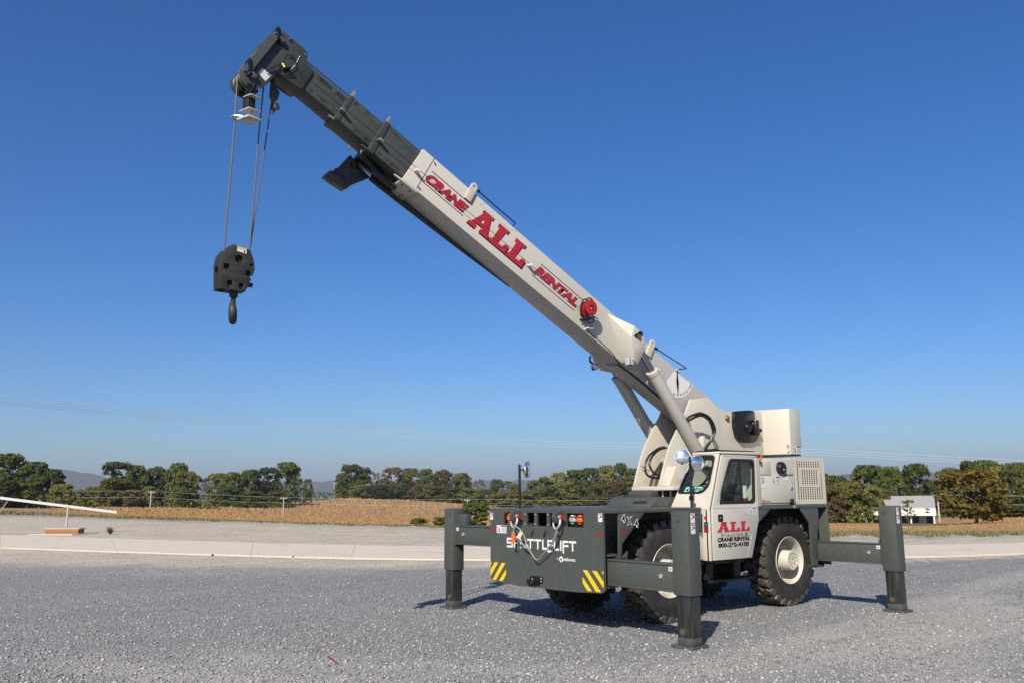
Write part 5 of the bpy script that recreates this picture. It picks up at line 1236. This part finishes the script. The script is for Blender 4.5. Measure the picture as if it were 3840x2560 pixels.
clip(3.135, .21, .185, s2_, STEEL)
s3_ = section('boom_section', 2.4, 3.67, .085, .478, .142, crane); s3_['label'] = 'middle grey boom section between the two collars'
MB().prism([(-3.735, .078), (-3.655, .078), (-3.655, .485), (-3.715, .470)], FB(0), -.148, .148).build('section_collar', GREY2, s3_, .005)
clip(3.705, .205, .165, s3_, STEEL)
s4_ = section('boom_section', 3.0, 4.34, .115, .425, .128, crane); s4_['label'] = 'tip section of the boom below the head'
for s1, t1, y, par in ((3.16, .515, .12, s2_), (3.684, .475, .10, s3_)):
    MB().prism([(-s1-.012, t1), (-s1+.012, t1), (-s1+.02, t1+.10), (-s1-.01, t1+.11)], FB(y), -.02, .02).build('rope_guide', flat('tan_nylon', (.28, .22, .16), .6), par)
MB().cyl(BP(3.72, .075, .12), BP(3.80, .06, .12), .014, n=8).build('rubbing_pad', STEEL, s3_)
# bracket hanging under the second collar
m = MB().prism([(-2.90, .02), (-3.22, .02), (-3.22, -.06), (-2.60, -.06)], FB(0), -.13, .02)
pb = [(2.93, 5.80), (2.65, 5.575), (2.96, 5.385), (3.02, 5.32), (3.245, 5.41), (3.20, 5.46)]
m.prism(xz(pb), FY(-.11), -.02, .02); m.prism(xz([(2.96, 5.385), (3.02, 5.32), (3.245, 5.41), (3.29, 5.43), (3.24, 5.50), (3.20, 5.47), (3.12, 5.52)]), FY(-.05), -.08, .08)
br = m.build('hook_bracket', BLACK, crane, .004); br['label'] = 'black hook stowage bracket under the boom'
m = MB().tube([(3.20, -.05, 5.47), (3.14, -.05, 5.56), (3.06, -.05, 5.52)], .014, 6).tube(spline([(3.08, -.1, 5.58), (2.98, -.11, 5.62), (2.95, -.1, 5.74)], 5), .008, 6); m.build('bracket_hook', BLACK, br)
for c in ((3.14, -.0, 5.46), (3.0, .02, 5.86), (2.87, .08, 5.82)): MB().cyl(c, Vector(c)+Vector((.02, .02, -.05)), .013, n=8).build('bolt', STEEL, br)

# ---- boom head
hp = rpoly([(4.808, .470), (4.741, .530), (4.645, .533), (4.414, .540), (4.362, .50), (4.350, .425), (4.30, .41), (4.216, .38), (4.216, .082), (4.33, .066), (4.556, .058), (4.542, .02), (4.555, -.15), (4.575, -.25), (4.63, -.335), (4.726, -.365), (4.82, -.335), (4.872, -.266), (4.848, -.084), (4.845, .325)], .03, 3)
hd = [(-p[0], p[1]) for p in hp]
m = MB().plate(hd[::-1], [circ(-4.405, .497, .020, 12)], FB(.148), -.018, 0).plate(hd[::-1], [circ(-4.405, .497, .020, 12)], FB(-.148), 0, .018)
m.prism([(-4.56, .065), (-4.22, .075), (-4.22, .11), (-4.56, .11)], FB(0), -.128, .128).prism([(-4.80, .44), (-4.79, .44), (-4.83, .0), (-4.84, .0)], FB(0), -.128, .128)
head = m.build('boom_head', GREY2, crane, .004); head['label'] = 'grey sheave head at the boom tip'
for s1, t1, r_ in ((4.69, .40, .125), (4.72, -.215, .135)):
    for y in (-.085, .0, .085):
        MB().lathe([(-.03, 0), (-.03, r_), (-.012, r_-.02), (.012, r_-.02), (.03, r_), (.03, 0)], BP(s1, t1, y), (0, 1, 0), 32).build('sheave', DARK, head)
    MB().cyl(BP(s1, t1, .149), BP(s1, t1, .185), .038, n=20).build('sheave_pin', GREY2, head); MB().cyl(BP(s1, t1, .185), BP(s1, t1, .20), .020, n=14).build('pin_bolt', BRONZE, head)
    MB().cyl(BP(s1+.03, t1+.012, .17), BP(s1+.03, t1+.012, .20), .014, n=10).build('pin_clip', CHROME, head)
a, b_ = BP(4.745, .405, 0), BP(4.80, -.255, 0)
m = MB().prism([(-4.755, .415), (-4.735, .41), (-4.772, -.26), (-4.792, -.262)], FB(.149), 0, .05); m.build('head_flange', GREY2, head, .003)
for s1, t1, w_ in ((4.80, .47, .055), (4.85, -.11, .05)):
    MB().prism([(-s1-.02, t1+.035), (-s1+.03, t1+.02), (-s1+.085, t1-.10), (-s1+.045, t1-.11)], FB(.149), -.10, .055).build('rope_keeper', BLACK, head, .006)
for s1, t1 in ((4.795, .33+.1), (4.635, .505), (4.84, -.225), (4.60, -.30)): MB().cyl(BP(s1, t1, .149), BP(s1, t1, .175), .013, n=8).build('keeper_bolt', CHROME, head)
MB().plate([(-4.696, -.046), (-4.571, -.038), (-4.590, -.157), (-4.705, -.133)][::-1], [], FB(.149), .001, .002).build('load_chart', STICK, head)
MB().plate([(-4.573, .335), (-4.567, .335), (-4.535, .055), (-4.541, .055)], [], FB(.149), .001, .004).build('edge_bar', GREY2, head)
m = MB().tube(spline([BP(4.60, .15, .17), BP(4.58, .10, .18), BP(4.62, .02, .175), BP(4.64, -.06, .17)], 5), .009, 6).tube(spline([BP(4.55, .31, .165), BP(4.50, .34, .17), BP(4.43, .28, .17), BP(4.42, .20, .165), BP(4.46, .08, .165), BP(4.40, .05, .165)], 5), .005, 6).tube(spline([BP(4.70, -.25, .17), BP(4.66, -.33, .17), BP(4.66, -.45, .15), BP(4.60, -.48, .12), BP(4.56, -.44, .10)], 5), .006, 6)
m.build('sensor_wiring', INK, head)
MB().cyl(BP(4.545, .175, .152), BP(4.505, .145, .165), .017, n=10).build('shackle_pin', flat('brass', (.45, .36, .12), .3, .8), head); MB().box(0, 0, 0, 0, 0, 0) if False else None
MB().prism([(-4.51, .10), (-4.49, .115), (-4.44, .165), (-4.455, .185), (-4.505, .125)], FB(.149), 0, .06).build('wire_bracket', BLACK, head, .003)
m = MB(); pts = [BP(4.435-.01*math.sin(i*.5)-.006*i*.0, .40-.036*i, .152) for i in range(9)]
for p_ in pts: m.cyl(p_-BN*.012, p_+BN*.012, .007, n=6)
m.build('chain', SHADE, head)
# rope end socket hanging under the head
m = MB().box(3.975, 4.015, -.025, .025, 6.30, 6.44); m.prism(xz([(4.015, 6.335), (3.965, 6.335), (3.915, 6.285), (3.935, 6.185), (3.975, 6.15), (4.015, 6.21)]), FY(0), -.035, .035)
m.cyl((3.965, 0, 6.14), (3.945, 0, 6.07), .045, .05, n=14); ws = m.build('rope_socket', GREY2, crane, .006); ws['label'] = 'wedge socket holding the rope end under the boom head'
# ropes
def rope(name, pts, lb, r_=.0105):
    o = MB().tube(pts, r_, 8).build('hoist_rope', ROPEM, crane); o['label'] = lb; return o
rope('r', [BP(-3.98, .585, 0), BP(-3.0, .60, 0), BP(0, .585, 0), BP(3.0, .565, 0), BP(4.42, .530, 0), BP(4.66, .532, 0)], 'hoist rope running along the top of the boom')
rope('r', [BP(4.66, .532, 0), BP(4.76, .50, 0), BP(4.81, .42, 0), BP(4.86, -.15, 0)], 'rope over the front of the boom head')
rope('r', [BP(4.86, -.20, .05), (4.425, .05, 6.28), (4.432, .05, 5.68), (4.478, .05, 4.24)], 'front rope fall from boom head to hook block')
rope('r', [(4.10, .0, 6.30), (4.128, .0, 5.77), (4.185, .02, 4.33)], 'rear rope fall from boom head to hook block', .0085)
rope('r', [(3.995, 0, 6.16), (4.032, 0, 5.80), (4.178, 0, 4.33)], 'rope fall from wedge socket to hook block', .0085)
rope('r', [(3.945, 0, 6.10), (3.978, 0, 6.01)], 'short dead end of rope below the wedge socket', .011)

# ---- hook block, hanging on the ropes
hb = empty('hook_block', (4.33, 0, 3.87)); tag(hb, 'black hook block with cheek plates and hook hanging from the boom ropes', 'hook block')
HBM = paint('black_block_paint', (.020, .020, .020), .6, var=.15, dirt=.05)
o0 = Vector((4.33, 0, 3.9))
FH = lambda y: (Vector((0, y, 0)), -X, Z.copy())
o0 = Vector((4.33, 0, 3.9))
bo = [(-.187, .0), (.03, -.005), (.095, .014), (.122, .062), (.150, .155), (.132, .165), (.135, .19), (.166, .195), (.183, .265), (.183, .315), (.172, .37), (.125, .49), (-.07, .525), (-.12, .485), (-.183, .40), (-.198, .30), (-.195, .18)]
bo = [(x_, z_*.95) for x_, z_ in bo]
eyes = [circ(.008, .344, .046, 20), circ(-.125, .244, .034, 16), circ(.115, .204, .034, 16), circ(.148, .300, .020, 12), rpoly([(-.112, .012), (-.052, .012), (-.052, .10), (-.112, .10)], .028), rpoly([(.018, .012), (.07, .012), (.07, .085), (.018, .085)], .024)]
for y in (.065, -.095): MB().plate(bo, eyes, FH(y), 0, .03).build('cheek_plate', HBM, hb, .005)
MB().plate([(p[0]*.93, .012+p[1]*.95) for p in bo], [], FH(-.060), 0, .120).build('block_dark_fill', VOID, hb)  # black filler added so the cheek holes look dark inside
m = MB()
for y in (-.033, .037): m.lathe([(-.028, 0), (-.028, .165), (-.01, .14), (.01, .14), (.028, .165), (.028, 0)], (0, y, .255), (0, 1, 0), 36)
m.build('sheave', VOID, hb)
m = MB().box(-.10, .10, -.065, .075, .0, .05).cyl((0, 0, -.06), (0, 0, .02), .045, n=18); m.build('hook_trunnion', HBM, hb, .006)
MB().cyl((.18, -.02, .25), (.215, -.02, .25), .035, n=10).build('side_pin', HBM, hb); MB().cyl((-.16, .0, .10), (-.20, .0, .10), .025, n=10).build('side_pin', HBM, hb)
hk = spline([(0, 0, -.05), (.0, 0, -.10), (.02, .035, -.16), (.03, .075, -.22), (.02, .06, -.285), (-.005, 0, -.315), (-.03, -.06, -.28), (-.035, -.075, -.22)], 6)
mk = MB(); n_ = 12; V = []; F = []
for i, p_ in enumerate(hk):
    t = i/(len(hk)-1); r_ = .028+.022*math.sin(math.pi*min(1, max(0, (t-.15)/.8))) if t < .92 else .022
    d = (hk[min(i+1, len(hk)-1)]-hk[max(i-1, 0)]).normalized(); a = X-d*X.dot(d); a.normalize(); b2_ = d.cross(a)
    V += [p_+(a*math.cos(2*math.pi*k/n_)*r_*.9+b2_*math.sin(2*math.pi*k/n_)*r_) for k in range(n_)]
for i in range(len(hk)-1): F += [(i*n_+k, i*n_+(k+1) % n_, (i+1)*n_+(k+1) % n_, (i+1)*n_+k) for k in range(n_)]
F += [tuple(range(n_-1, -1, -1)), tuple(range((len(hk)-1)*n_, len(hk)*n_))]
mk.add(V, F).build('hook', HBM, hb)
MB().box(-.015, .005, -.05, .05, -.215, -.20).build('safety_latch', GALV, hb)
MB().plate([(-.02, .430), (.085, .415), (.085, .470), (-.02, .485)], [], FH(.095), .001, .002).build('capacity_plate', STICK, hb) ; MB().plate([(-.02, .467), (.085, .452), (.085, .470), (-.02, .485)], [], FH(.095), .0025, .0035).build('plate_header', YELLOW, hb)
text_mesh('lettering', '1', INK, hb, FH(.095), .055, .068, .423, .450, .003)

# ---- weight of the anti two block switch, riding on the rope
aw = empty('rope_weight', (4.30, .1, 5.8)); tag(aw, 'bare metal plate weight looped round the front rope under the boom head', 'weight')
L0 = Vector((4.30, .1, 5.8))
m = MB().prism([(.07, .0), (-.07, -.02), (-.11, .09), (.03, .13)], (Vector((0, 0, .262)), X.copy(), Y.copy()), 0, .01); m.build('top_plate', SHADE, aw, .002)
m = MB().prism([(.09, -.05), (-.06, -.07), (-.115, .08), (.04, .12)], (Vector((0, 0, .105)), X.copy(), Y.copy()), 0, .012); m.build('middle_plate', SHADE, aw, .003)
MB().cyl((-.02, .03, .02), (-.02, .03, .265), .010, n=8).build('link', STEEL, aw); MB().prism([(.06, -.03), (-.03, -.045), (-.06, .04), (.03, .06)], (Vector((0, 0, .117)), X.copy(), Y.copy()), 0, .145).build('switch_box', DARK, aw, .003)
m = MB().prism([(.11, -.07), (-.06, -.09), (-.12, .09), (.05, .13)], (Vector((0, 0, .0)), X.copy(), Y.copy()), 0, .022); m.build('bottom_plate', SHADE, aw, .003)
MB().tube(spline([(.05, -.06, .035), (.13, -.10, .03), (.175, -.06, .03), (.16, .0, .02), (.09, .06, .01)], 6), .009, 8).build('rope_loop', STEEL, aw)
MB().box(-.05, .05, .0, .06, .28, .42).build('hanger', BLACK, aw)

# ---- shackles and the wire sling on the front plate
def shackle(y, lb):
    s_ = empty('shackle', (.10, y, 1.405)); tag(s_, lb, 'shackle', 'bow shackles on the front plate')
    MB().tube(spline([(0, -.055, 0), (.005, -.06, -.05), (.02, -.055, -.105), (.025, 0, -.15), (.02, .055, -.105), (.005, .06, -.05), (0, .055, 0)], 5), .0145, 8).build('bow', GALV, s_)
    m = MB().cyl((0, -.075, 0), (0, .085, 0), .016, n=12); m.lathe([(-.016, .017), (-.016, .027), (.016, .027), (.016, .017)], (0, -.055, 0), (0, 1, 0), 14); m.lathe([(-.016, .017), (-.016, .027), (.016, .027), (.016, .017)], (0, .055, 0), (0, 1, 0), 14); m.build('eye', GALV, s_)
    MB().cyl((0, .085, 0), (0, .105, 0), .026, n=14).build('pin_head', REDP, s_)
shackle(-.4625, 'left galvanised shackle with red pin, beside the orange tag'); shackle(.4175, 'right galvanised shackle with red pin, beside the double lamp')
sl_ = empty('wire_sling', (.1, 0, 1.2)); tag(sl_, 'steel wire sling drooping between the two shackles across the front plate', 'sling')
q = lambda pts: [Vector((x_-.1, y_, z_-1.2)) for (x_, y_, z_) in pts]
WIREC = flat('galvanised_wire', (.45, .45, .44), .4, .5)
MB().tube(spline(q([(.12, -.435, 1.262), (.12, -.36, 1.25), (.11, -.29, 1.19), (.10, -.235, 1.09), (.095, -.195, 1.00), (.085, -.14, .93), (.08, -.082, .866), (.075, -.02, .845), (.08, .069, .90), (.09, .20, .99), (.095, .293, 1.068), (.11, .37, 1.17), (.12, .435, 1.262)]), 6), .010, 8).build('rope', WIREC, sl_)
MB().tube(spline(q([(.125, -.44, 1.255), (.125, -.46, 1.20), (.12, -.42, 1.13), (.11, -.33, 1.07), (.10, -.25, 1.01), (.095, -.20, 1.0)]), 6), .012, 8).build('eye_loop', WIREC, sl_)
MB().tube(spline(q([(.12, .43, 1.262), (.115, .42, 1.20), (.10, .34, 1.10), (.09, .30, 1.06)]), 5), .010, 8).build('eye_loop', WIREC, sl_)
MB().cyl(*q([(.098, -.21, 1.03), (.092, -.185, .985)]), .017, n=10).build('ferrule', STEEL, sl_); MB().cyl(*q([(.095, .27, 1.04), (.088, .235, 1.02)]), .016, n=10).build('ferrule', STEEL, sl_)
MB().prism([(-.49, .0), (-.405, .0), (-.40, .135), (-.47, .15)], (Vector((.045, 0, -.155)), Y.copy(), Z.copy()), 0, .006).build('tag', ORANGE, sl_)
MB().prism([(-.37, .03), (-.30, .0), (-.235, .075), (-.29, .115)], (Vector((.045, 0, -.10)), Y.copy(), Z.copy()), 0, .006).build('tag', flat('cream_tag', (.68, .64, .50), .6), sl_)
